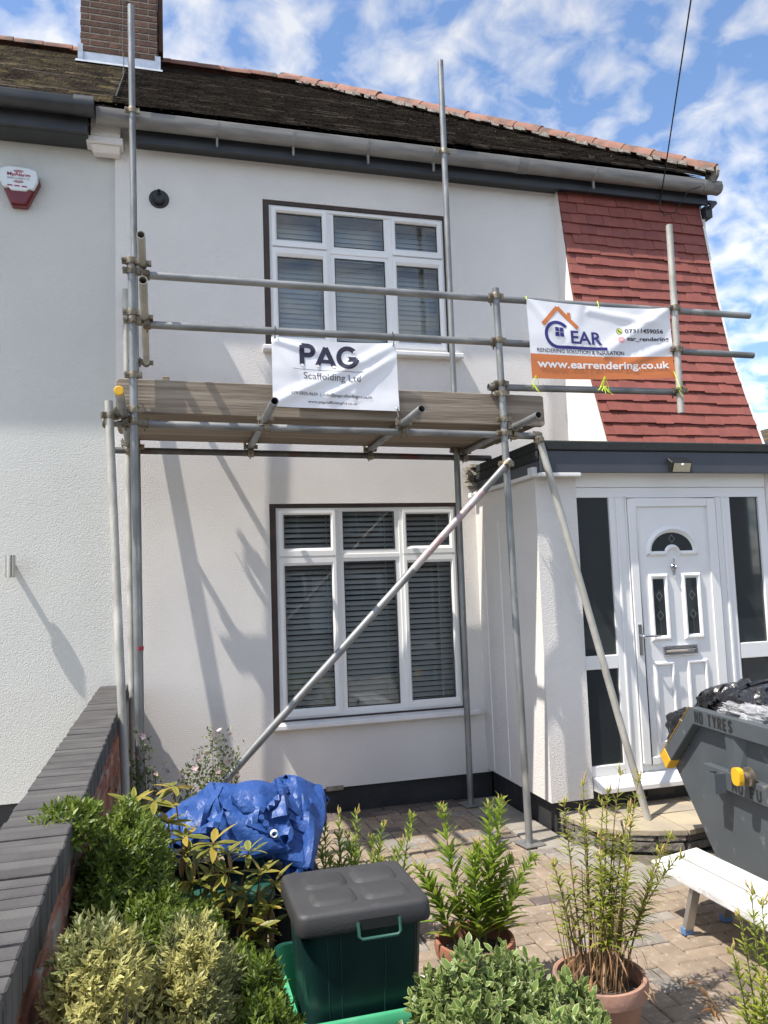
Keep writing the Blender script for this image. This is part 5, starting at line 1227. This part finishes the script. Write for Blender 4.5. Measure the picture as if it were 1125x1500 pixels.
b2 = thing('wheelie_bin', 'black bin with dark green lid under the blue tarpaulin', 'bin', (.2, -2.55, 0))
q0, q1, q2, q3 = -.02, .425, -2.80, -2.36
obj('body', loft([(rrect(q0+.05, q1-.05, q2+.05, q3-.05, .04), .0), (rrect(q0+.015, q1-.015, q2+.015, q3-.015, .05), .46)], (True, True)), 'bin_black', b2, smooth=45)
obj('lid', loft([(rrect(q0, q1, q2, q3, .05), .455), (rrect(q0-.004, q1+.004, q2-.004, q3+.004, .05), .47), (rrect(q0, q1, q2, q3, .05), .495), (rrect(q0+.02, q1-.02, q2+.02, q3-.02, .05), .507)], (True, True)), 'bin_lid_green', b2, smooth=45)
b3 = thing('storage_box', 'dark storage box hidden beneath the hanging end of the tarpaulin', 'box', (.56, -2.36, 0))
obj('body', loft([(rrect(.46, .66, -2.50, -2.20, .03), .0), (rrect(.45, .67, -2.51, -2.19, .03), .40)], (True, True)), 'bin_black', b3, smooth=45); obj('lid', loft([(rrect(.44, .68, -2.52, -2.18, .03), .395), (rrect(.44, .68, -2.52, -2.18, .03), .42)], (True, True)), 'bin_black', b3, smooth=45)
tb_, TX_ = drape(.27, -2.46, 1.03, 2.2, 1.75, 92, 74, .52, [(q0-.012, q1+.012, q2-.012, q3+.012, .518), (.43, .69, -2.53, -2.17, .43)], [((.25, -2.52, .58), (.36, .21, .28)), ((.57, -2.44, .54), (.15, .17, .32)), ((.36, -2.52, .78), (.15, .12, .10)), ((-.08, -2.54, .62), (.13, .11, .12))], (-.24, .765, -2.83, -2.08))
o = obj('tarpaulin', tb_, 'tarp_blue', smooth=34, fixn=False)
tp = thing('tarpaulin', 'crumpled blue tarpaulin sheet heaped over the bins', 'tarpaulin', (.33, -2.46, .505))
o.name = 'sheet'; o.parent = tp; o.location = -Vector((.33, -2.46, .505))
EYE_DIR = Vector(TX_[np.argmin(np.abs(TX_[..., 0]-.43)+np.abs(TX_[..., 2]-.70)+.6*(TX_[..., 1]+2.8)) // 74, np.argmin(np.abs(TX_[..., 0]-.43)+np.abs(TX_[..., 2]-.70)+.6*(TX_[..., 1]+2.8)) % 74].tolist())+Vector((0, -.008, 0))
obj('eyelet', MB().lathe([(.009, -.003), (.0125, -.006), (.0165, -.003), (.0165, .01), (.009, .01)], EYE_DIR, 18, 'y'), 'alarm_white', tp, smooth=60)

# ---------------------------------------------------------------- pots
def pot(name, label, c, r, h, m, soil_r):
    t = thing(name, label, 'plant pot', c)
    x, y, z = c
    obj('body', MB().lathe([(0, 0), (r*.66, 0), (r*.69, .01), (r*.90, h-.065), (r*.92, h-.062), (r, h-.058), (r*1.03, h-.03), (r*1.0, h-.003), (r*.96, h), (r*.91, h-.004), (r*.88, h-.05), (r*.86, h-.075)], c, 40), m, t, smooth=40)
    obj('soil', MB().lathe([(0, h-.05), (soil_r*.5, h-.053), (soil_r, h-.062)], c, 24), 'soil', t, smooth=60)
    return t
P1 = (1.229, -2.962, 0.0); P2 = (1.553, -3.405, 0.0)
pot('plant_pot', 'orange terracotta pot of broad-leaved lilies next to the lidded box', P1, .165, .26, 'pot_clay', .146)
pot('plant_pot', 'pale weathered terracotta pot of tall straggly dry-stemmed lilies', P2, .172, .262, 'pot_pale', .152)
for x, y, s, z, sc in ((1.02, -3.25, .07, .02, 1), (1.10, -3.33, .05, .015, 2), (.97, -3.12, .045, .01, 3), (1.72, -3.60, .10, .02, 4), (1.88, -3.64, .12, .02, 5), (2.05, -3.66, .09, .02, 6)):
    o = obj('edging_rock', crumple((x, y, z+.01), (s, s*.75, s*.5), 40+sc, n=(28, 18), amp=.3, folds=9, power=.75), 'rough_stone', smooth=35)
    tag(o, ('grey edging rock at the bed edge by the pale pot', 'small grey rock between box and orange pot')[x < 1.2], 'rock', ('rocks by the pale pot', 'rocks by the orange pot')[x < 1.2])
o = obj('timber_offcut', MB().obox((1.03, -2.78, .022), (.11, -.075, 0), (.02, .03, 0), (0, 0, .02)), 'board_white', bevel=.004); tag(o, 'pale timber offcut lying on pavers behind the orange pot', 'timber')

# ---------------------------------------------------------------- foliage
def leaf_mesh(name, pos, d, up, Ln, Wd, curl, fold, seed, mid=2, alt=None, bright=None):
    """many pointed leaves in one mesh. pos,d,up: (n,3)"""
    n = len(pos); r_ = np.random.default_rng(seed)
    d = d/np.linalg.norm(d, axis=1, keepdims=True)
    s = np.cross(d, up); s /= (np.linalg.norm(s, axis=1, keepdims=True)+1e-9); nn = np.cross(s, d)
    us = {1: [.45], 2: [.28, .68], 3: [.2, .5, .8]}[mid]; ws = {1: [1.], 2: [.92, .82], 3: [.75, 1., .62]}[mid]
    Ln = np.broadcast_to(Ln, n)[:, None]; Wd = np.broadcast_to(Wd, n)[:, None]; curl = np.broadcast_to(curl, n)[:, None]
    vs = [pos]; e = [.55]
    for u_, w_ in zip(us, ws):
        base = pos+d*Ln*u_-nn*Ln*curl*u_*u_
        vs += [base-s*Wd*w_/2+nn*Wd*fold*w_, base, base+s*Wd*w_/2+nn*Wd*fold*w_]; e += [1., 0., 1.]
    vs.append(pos+d*Ln-nn*Ln*curl); e.append(.9)
    k = len(vs); v = np.stack(vs, 1).reshape(-1, 3)
    tf = [(0, 1, 2), (0, 2, 3)]
    for j in range(mid-1):
        a = 1+3*j; tf += [(a, a+3, a+4), (a, a+4, a+1), (a+1, a+4, a+5), (a+1, a+5, a+2)]
    a = 1+3*(mid-1); tf += [(a, k-1, a+1), (a+1, k-1, a+2)]
    F = (np.array(tf)[None]+(np.arange(n)*k)[:, None, None]).reshape(-1, 3)
    me = bpy.data.meshes.new(name); me.vertices.add(len(v)); me.vertices.foreach_set('co', v.ravel())
    me.loops.add(F.size); me.loops.foreach_set('vertex_index', F.ravel().astype(np.int32)); me.polygons.add(len(F)); me.polygons.foreach_set('loop_start', np.arange(0, F.size, 3, dtype=np.int32))
    me.update(); me.validate()
    ca = me.color_attributes.new('lc', 'FLOAT_COLOR', 'POINT')
    al = (r_.random(n)**3 if alt is None else np.broadcast_to(alt, n)); br = (r_.random(n) if bright is None else np.broadcast_to(bright, n))
    col = np.ones((n, k, 4)); col[:, :, 0] = np.array(e)[None]; col[:, :, 1] = al[:, None]; col[:, :, 2] = br[:, None]
    ca.data.foreach_set('color', col.ravel()); me.polygons.foreach_set('use_smooth', [True]*len(F))
    return me
def unit(a): return a/(np.linalg.norm(a, axis=-1, keepdims=True)+1e-9)
def shrub(name, label, blobs, nspr, Ln, Wd, per, m, seed, mid=1, group=None, sl=.05, inner=.35, lump=.14, m2=None, frac2=.0, up=.45):
    r_ = np.random.default_rng(seed); B = np.array(blobs, float); c0 = B[0]
    t = thing(name, label, 'shrub', (c0[0], c0[1], 0), group)
    area = np.array([b[3]*b[4]+b[3]*b[5]+b[4]*b[5] for b in blobs]); pr = area/area.sum()
    idx = r_.choice(len(B), nspr*2, p=pr); d = unit(r_.normal(size=(nspr*2, 3))); d[:, 2] = np.where(d[:, 2] < -.35, -d[:, 2], d[:, 2])
    bb = B[idx]
    rad = np.where(r_.random(nspr*2) < inner, r_.uniform(.55, .92, nspr*2), r_.uniform(.92, 1.04, nspr*2))
    lum = np.array([mnoise.noise(Vector((q[0]*2.6+seed, q[1]*2.6, q[2]*2.6))) for q in d])*lump*1.6
    rad = rad*(1+lum)
    p = bb[:, :3]+d*bb[:, 3:]*rad[:, None]
    ok = p[:, 2] > .03
    for k in range(len(B)):
        q = (p-B[k, :3])/B[k, 3:]; ins = (np.linalg.norm(q, axis=1) < .72) & (idx != k); ok &= ~ins
    p, d, rad = p[ok][:nspr], d[ok][:nspr], rad[ok][:nspr]
    n = len(p); ax = unit(d*.75+np.array([0, 0, up])+r_.normal(size=(n, 3))*.28)
    ref = unit(np.cross(ax, r_.normal(size=(n, 3)))); ref2 = np.cross(ax, ref)
    br0 = np.clip(.5+r_.normal(size=n)*.22, 0, 1); al0 = np.clip(r_.random(n)**3+r_.normal(size=n)*.05, 0, 1)
    PP, DD, UU, LL, BR, AL = [], [], [], [], [], []
    for k in range(per):
        f = (k+.5)/per; a = k*2.4+r_.random(n)*.5
        out_ = ref*np.cos(a)[:, None]+ref2*np.sin(a)[:, None]
        PP.append(p+ax*(sl*(f-.6)*r_.uniform(.7, 1.3, n))[:, None]); DD.append(out_*(1.05-.75*f)+ax*(.25+.75*f)+r_.normal(size=(n, 3))*.14); UU.append(ax+r_.normal(size=(n, 3))*.1)
        LL.append(Ln*r_.uniform(.5, 1.25, n)*(1.05-.35*f)); BR.append(np.clip(br0+.25*f-.1, 0, 1)); AL.append(al0*(.4+.6*f))
    PP, DD, UU, LL, BR, AL = map(np.concatenate, (PP, DD, UU, LL, BR, AL))
    if m2:
        sel = np.tile(np.array([mnoise.noise(Vector((q[0]*5+9, q[1]*5, q[2]*5)))*.5+.5 for q in p]) < frac2, per)
        for mm, s_ in ((m, ~sel), (m2, sel)):
            if s_.any(): obj('foliage', leaf_mesh('foliage', PP[s_], DD[s_], UU[s_], LL[s_], LL[s_]*Wd/Ln, .12, .12, seed, mid, AL[s_], BR[s_]), mm, t, fixn=False, kind='stuff')
    else: obj('foliage', leaf_mesh('foliage', PP, DD, UU, LL, LL*Wd/Ln, .12, .12, seed, mid, AL, BR), m, t, fixn=False, kind='stuff')
    b = MB(); sel = r_.choice(n, min(n, 160), replace=False)
    for i in sel:
        bi = B[np.argmin(np.linalg.norm((p[i]-B[:, :3])/B[:, 3:], axis=1))]
        base = np.array([bi[0]+r_.normal()*.03, bi[1]+r_.normal()*.03, 0.0]); midp = base*.45+p[i]*.55+np.array([0, 0, .03])
        b.path([base, midp, p[i]+ax[i]*.005], [.005, .0035, .0018], 4, cap=False)
    obj('branches', b, 'bark', t, fixn=False, kind='stuff')
    return t
shrub('shrub', 'leafy mid-green shrub spilling over the dark coping', [(-.13, -3.30, .52, .155, .32, .46), (-.30, -3.52, 1.02, .10, .14, .07), (.0, -3.55, .40, .15, .22, .37), (-.06, -3.72, .48, .15, .16, .34), (-.20, -3.45, .66, .085, .25, .30), (-.20, -3.8, .5, .085, .2, .3), (-.12, -3.02, .6, .12, .18, .32), (.06, -3.28, .36, .14, .2, .30)], 6000, .031, .012, 9, 'leaf_green', 11)
shrub('shrub', 'yellow variegated shrub against the wall', [(-.145, -4.32, .84, .105, .15, .19), (-.16, -4.38, .52, .12, .17, .34), (-.13, -4.12, .62, .11, .15, .24)], 2300, .030, .010, 9, 'leaf_gold', 12, m2='leaf_olive', frac2=.56)
shrub('shrub', 'cream and yellow variegated shrub between two dark green ones', [(.045, -4.20, .72, .085, .15, .24), (.02, -4.32, .50, .10, .17, .30), (.09, -4.0, .62, .09, .14, .22)], 2100, .030, .010, 9, 'leaf_gold', 13, m2='leaf_olive', frac2=.54)
shrub('shrub', 'glossy dark green rounded shrub beside the bright green crate', [(.205, -3.98, .42, .13, .22, .32), (.19, -4.28, .50, .12, .18, .27), (.16, -3.68, .36, .13, .2, .30)], 3000, .030, .0115, 9, 'leaf_dark', 14)
shrub('shrub', 'grey-green shrub with white-edged leaves in front of the orange pot', [(.83, -3.97, .36, .17, .18, .29), (.99, -3.87, .32, .15, .18, .26), (.66, -4.14, .32, .16, .18, .25), (1.14, -3.94, .26, .13, .18, .25), (.98, -4.2, .28, .2, .2, .28), (.57, -4.16, .30, .13, .16, .25)], 1500, .042, .023, 8, 'leaf_cream_edge', 15, mid=2, sl=.07, up=.8)

def lily(name, label, base, stems, m, seed, leafL=.10, leafW=.016, per=46, cat='plant', sm='stem_green', bud=True, z0=.2, droop=.25, bare=.15, ang=.9):
    r_ = np.random.default_rng(seed); t = thing(name, label, cat, base)
    for (bx_, by_, tx, ty, tz) in stems:
        p0 = np.array([base[0]+bx_, base[1]+by_, z0]); p1 = np.array([tx, ty, tz]); 
        c = (p0+p1)/2+np.array([r_.normal()*.015, r_.normal()*.015, .05*np.linalg.norm((p1-p0)[:2])/.2])
        ts = np.linspace(0, 1, 9); pts = [(1-a)**2*p0+2*a*(1-a)*c+a*a*p1 for a in ts]
        st = obj('stem', MB().path([tuple(map(float,q)) for q in pts], [.0042-.0026*a for a in ts], 5), sm, t, smooth=60)
        n = per; f = np.sort(r_.uniform(bare, 1.0, n)); P = np.array([(1-a)**2*p0+2*a*(1-a)*c+a*a*p1 for a in f]); tg = unit(np.array([2*(1-a)*(c-p0)+2*a*(p1-c) for a in f]))
        az = np.arange(n)*2.399+r_.uniform(0, 6); e1 = unit(np.cross(tg, [0.3, .9, .1])); e2 = np.cross(tg, e1)
        o_ = e1*np.cos(az)[:, None]+e2*np.sin(az)[:, None]
        D = o_*ang+tg*(.55+.6*f[:, None])+r_.normal(size=(n, 3))*.12
        L_ = leafL*(1.05-.72*f**1.3)*r_.uniform(.75, 1.15, n)
        obj('foliage', leaf_mesh('foliage', P, D, tg+np.array([0, 0, .4]), L_, np.maximum(leafW*(1.05-.5*f), .006), droop, .12, seed+1, 2, np.clip(r_.random(n)**4*.6+(f < .25)*.35, 0, 1), np.clip(.35+.5*f+r_.normal(size=n)*.12, 0, 1)), m, st, fixn=False, kind='stuff')
        if bud:
            b = MB()
            for k in range(5):
                q = p1+r_.normal(size=3)*[.010, .010, .012]; b.path([tuple(p1-np.array([0, 0, .015])), tuple(q), tuple(q+np.array([r_.normal()*.004, r_.normal()*.004, .018]))], [.0015, .004, .001], 5)
            obj('bud', b, 'leaf_bud', st)
    return t
mat('leaf_bud', (.30, .30, .06), (.40, .26, .09), 40, .6)
x, y, z = P1
lily('lily_plant', 'leafy bright green lilies growing in the orange pot', (x, y, 0), [(-.07, -.03, 1.02, -2.90, .545), (-.03, .02, 1.145, -2.86, .765), (.01, .03, 1.30, -2.86, .60), (.04, .0, 1.335, -2.93, .775), (.05, .02, 1.42, -2.86, .77), (.08, -.02, 1.50, -3.00, .56), (.0, -.05, 1.22, -2.98, .60), (.07, .05, 1.46, -2.84, .50)], 'leaf_lily', 31, leafL=.14, leafW=.025, per=80, z0=.2, droop=.18)
x, y, z = P2
lily('lily_plant', 'straggly yellow-green lilies with bare lower stems in the pale pot', (x, y, 0), [(-.07, .0, 1.41, -3.36, .66), (-.04, .03, 1.50, -3.30, .86), (-.02, .02, 1.58, -3.30, .82), (.0, .05, 1.63, -3.22, .90), (.02, .0, 1.67, -3.30, .84), (.05, .02, 1.82, -3.20, .93), (.06, .0, 1.88, -3.24, .91), (.04, -.03, 1.74, -3.38, .78), (.07, .03, 1.96, -3.36, .62), (.0, -.04, 1.56, -3.44, .70), (.08, -.02, 1.84, -3.42, .68), (.03, .05, 1.74, -3.22, .86), (.09, .0, 1.90, -3.40, .72), (.05, -.05, 1.68, -3.45, .66), (-.01, .0, 1.62, -3.36, .74), (.07, .05, 1.80, -3.28, .80), (.02, -.02, 1.72, -3.30, .70)], 'leaf_lily_pale', 33, leafL=.105, leafW=.0145, per=66, z0=.2, droop=.42, bare=.30, sm='stem_brown', ang=1.1)
t = thing('dry_stems', 'bundle of dry brown dead stems in the pale pot', 'dead stems', (x, y, .2)); r_ = np.random.default_rng(5)
for k in range(46):
    a = r_.uniform(0, 6.28); q = r_.uniform(0, .11); h = r_.uniform(.10, .42); le = r_.uniform(.1, .45)
    p0 = V(x+q*math.cos(a), y+q*math.sin(a), .2); p1 = p0+V(le*h*math.cos(a)*.6+.05*h, le*h*math.sin(a)*.6, h)
    st = obj('stem', MB().path([p0, (p0+p1)/2+V(r_.normal()*.006, r_.normal()*.006, .01), p1], [.003, .0025, .0012], 5), 'stem_dry', t)
b = MB(); n = 90; a = r_.uniform(0, 6.28, n); q = r_.uniform(.05, .16, n)
P = np.stack([x+q*np.cos(a)+.03, y+q*np.sin(a), r_.uniform(.24, .42, n)], 1); D = np.stack([np.cos(a), np.sin(a), r_.uniform(-1.6, -.2, n)], 1)
leaf_mat('leaf_dry', (.26, .12, .05), (.34, .19, .09), (.42, .26, .12), trans=.2)
obj('foliage', leaf_mesh('foliage', P, D, np.tile([0, 0, 1.], (n, 1))+r_.normal(size=(n, 3))*.3, r_.uniform(.04, .10, n), .006, .3, .1, 3, 2), 'leaf_dry', t, fixn=False, kind='stuff')
lily('lily_plant', 'clump of green lily stems behind the lidded box by the tarpaulin', (.92, -2.30, 0), [(-.25, .0, .66, -2.36, .68), (-.2, .05, .74, -2.25, .58), (-.1, .0, .80, -2.32, .64), (-.05, .05, .90, -2.25, .62), (0, .0, .97, -2.28, .50), (.05, .03, 1.05, -2.2, .52), (.1, 0, 1.12, -2.3, .46), (-.15, -.05, .72, -2.45, .48), (0, -.05, .86, -2.42, .42), (.15, 0, 1.18, -2.28, .58), (-.12, -.02, .70, -2.30, .52), (-.02, .04, .84, -2.34, .54), (.04, -.04, .95, -2.40, .44), (.1, .05, 1.10, -2.22, .40), (-.06, .0, .78, -2.40, .56), (.02, 0, 1.0, -2.34, .40), (.08, -.02, 1.06, -2.38, .36)], 'leaf_lily', 35, leafL=.12, leafW=.019, per=64, z0=0.0, droop=.2, bare=.05)
lily('lily_plant', 'yellow-green lily stems by the white work bench', (2.02, -3.70, 0), [(-.05, 0, 1.90, -3.72, .42), (0, .02, 1.99, -3.66, .50), (.03, 0, 2.03, -3.68, .60), (.06, -.02, 2.07, -3.75, .46), (-.02, -.04, 1.95, -3.80, .36), (.07, .03, 2.12, -3.62, .52)], 'leaf_lily_pale', 37, leafL=.08, leafW=.015, per=64, z0=0.0, droop=.25, bare=.05)
t = thing('dead_lily', 'withered brown lily stem bending over the pavers', 'dead plant', (1.93, -3.72, 0))
pts = [V(1.93, -3.74, .0), V(1.90, -3.72, .12), V(1.85, -3.68, .22), V(1.80, -3.64, .30)]; obj('stem', MB().path(pts, [.004, .0035, .003, .0015], 5), 'stem_brown', t)
n = 34; f = r_.uniform(.1, 1, n); P = np.array([pts[0].lerp(pts[3], q)[:] for q in f]); obj('foliage', leaf_mesh('foliage', P, r_.normal(size=(n, 3))-[0, 0, .4], r_.normal(size=(n, 3)), .04, .012, .5, .2, 9, 2), 'leaf_dry', t, fixn=False, kind='stuff')

# potentilla with pale pink flowers near the wall
t = thing('flowering_shrub', 'airy shrub with pale pink flowers in front of white wall', 'shrub', (.15, -1.35, 0)); r_ = np.random.default_rng(77)
tips = [(-.20, -1.30, .78), (-.14, -1.25, .92), (-.08, -1.3, .70), (.10, -1.35, .70), (.18, -1.3, .80), (.26, -1.3, .90), (.33, -1.28, .86), (.22, -1.4, .66), (.40, -1.3, .76), (.05, -1.35, .60), (-.25, -1.35, .60), (.30, -1.35, .72), (-.16, -1.4, .55)]
fl = MB(); fpts = []
for (a, c, h) in tips:
    p0 = np.array([.05+(.2 if a > 0 else -.15)+r_.normal()*.04, -1.35, 0.0]); p1 = np.array([a, c, h]); ts = np.linspace(0, 1, 7); cc = (p0+p1)/2+np.array([0, 0, .08])
    st = obj('stem', MB().path([tuple((1-s_)**2*p0+2*s_*(1-s_)*cc+s_*s_*p1) for s_ in ts], [.004-.0028*s_ for s_ in ts], 5), 'bark', t)
    n = 260; f = r_.uniform(.25, 1.0, n); P = np.array([(1-s_)**2*p0+2*s_*(1-s_)*cc+s_*s_*p1 for s_ in f])+r_.normal(size=(n, 3))*.026; D = r_.normal(size=(n, 3))+[0, 0, .8]
    obj('foliage', leaf_mesh('foliage', P, D, r_.normal(size=(n, 3))+[0, 0, 1], r_.uniform(.022, .038, n), .012, .1, .1, 7, 1), 'leaf_potentilla', st, fixn=False, kind='stuff')
    for k in range(2 if h > .65 else 1): fpts.append(p1+r_.normal(size=3)*[.035, .02, .035])
fm = MB()
for k in range(5):
    a = 2*math.pi*k/5; c, s_ = math.cos(a), math.sin(a); c2, s2 = math.cos(a+.55), math.sin(a+.55); c1, s1 = math.cos(a-.55), math.sin(a-.55)
    fm.add([(0, 0, 0), (c1*.013, -.003, s1*.013), (c*.020, -.004, s_*.020), (c2*.013, -.003, s2*.013)], [(0, 1, 2, 3)])
fme = finish(fm.mesh('flower'), 'flower_pink', fixn=False)
for q in fpts: inst('flower', fme, tuple(q+[0, -.02, 0]), t, rot=(r_.normal()*.4+.4, r_.normal()*.5, r_.normal()*.5), scale=(1, 1, 1))

# yellowing rhododendron: every leaf a piece of its own
t = thing('rhododendron', 'yellowing sparse rhododendron with long leaves in front of the tarpaulin', 'shrub', (.12, -2.95, 0)); r_ = np.random.default_rng(91)
LM = []
for k in range(6):
    al = [0., .05, .15, .3, .6, .1][k]; me = leaf_mesh('leaf', np.zeros((1, 3)), np.array([[1., 0, 0]]), np.array([[0, 0, 1.]]), .098, .026, .18, .10, k, 3, al, .35+.1*k); me.materials.append(MATS['leaf_rhodo']); LM.append(me)
LD = leaf_mesh('leaf', np.zeros((1, 3)), np.array([[1., 0, 0]]), np.array([[0, 0, 1.]]), .075, .016, .2, .25, 3, 3, .8, .5); LD.materials.append(MATS['leaf_dry'])
whorls = [(-.13, -2.9, .93, 9), (-.05, -2.95, .94, 8), (-.08, -2.9, .84, 8), (.0, -2.95, .86, 8), (.05, -3.02, .76, 8), (.15, -3.05, .68, 8), (.22, -3.05, .62, 9), (.30, -2.98, .72, 9), (.33, -3.0, .56, 9), (.26, -3.1, .52, 9), (.38, -2.95, .50, 8), (.18, -3.12, .58, 8), (.30, -3.08, .44, 8), (.36, -3.05, .46, 8), (-.16, -2.85, .80, 7), (.10, -2.9, .72, 7), (.40, -3.0, .60, 7), (-.03, -3.0, .78, 8), (.02, -2.9, .98, 7), (.22, -3.02, .74, 8), (.12, -3.08, .60, 8), (.34, -3.05, .66, 8), (.08, -3.06, .66, 9), (.20, -3.1, .70, 9), (.27, -3.08, .60, 9), (.37, -3.08, .54, 9), (.31, -3.12, .50, 9), (.16, -3.08, .80, 9), (.06, -3.02, .82, 9)]
for (a, c, h, n) in whorls:
    p0 = V(.10+(a-.1)*.35+r_.normal()*.02, -2.95+r_.normal()*.02, 0); p1 = V(a, c, h); m_ = p0.lerp(p1, .5)+V(r_.normal()*.03, r_.normal()*.03, .05)
    obj('stem', MB().path([p0, m_, p1], [.007, .005, .003], 6), 'stem_brown', t, smooth=60)
    n += 2
    for k in range(n):
        az = 2*math.pi*k/n+r_.normal()*.2; el = r_.uniform(-.25, .75); dead = r_.random() < .09
        me = LD if dead else LM[int(r_.integers(0, 6))]
        if dead: el = r_.uniform(-1.4, -1.0)
        s_ = r_.uniform(.75, 1.15); inst('leaf', me, p1+V(0, 0, r_.uniform(-.015, .004)), t, rot=(r_.normal()*.25, -el, az), scale=(s_, s_, s_))
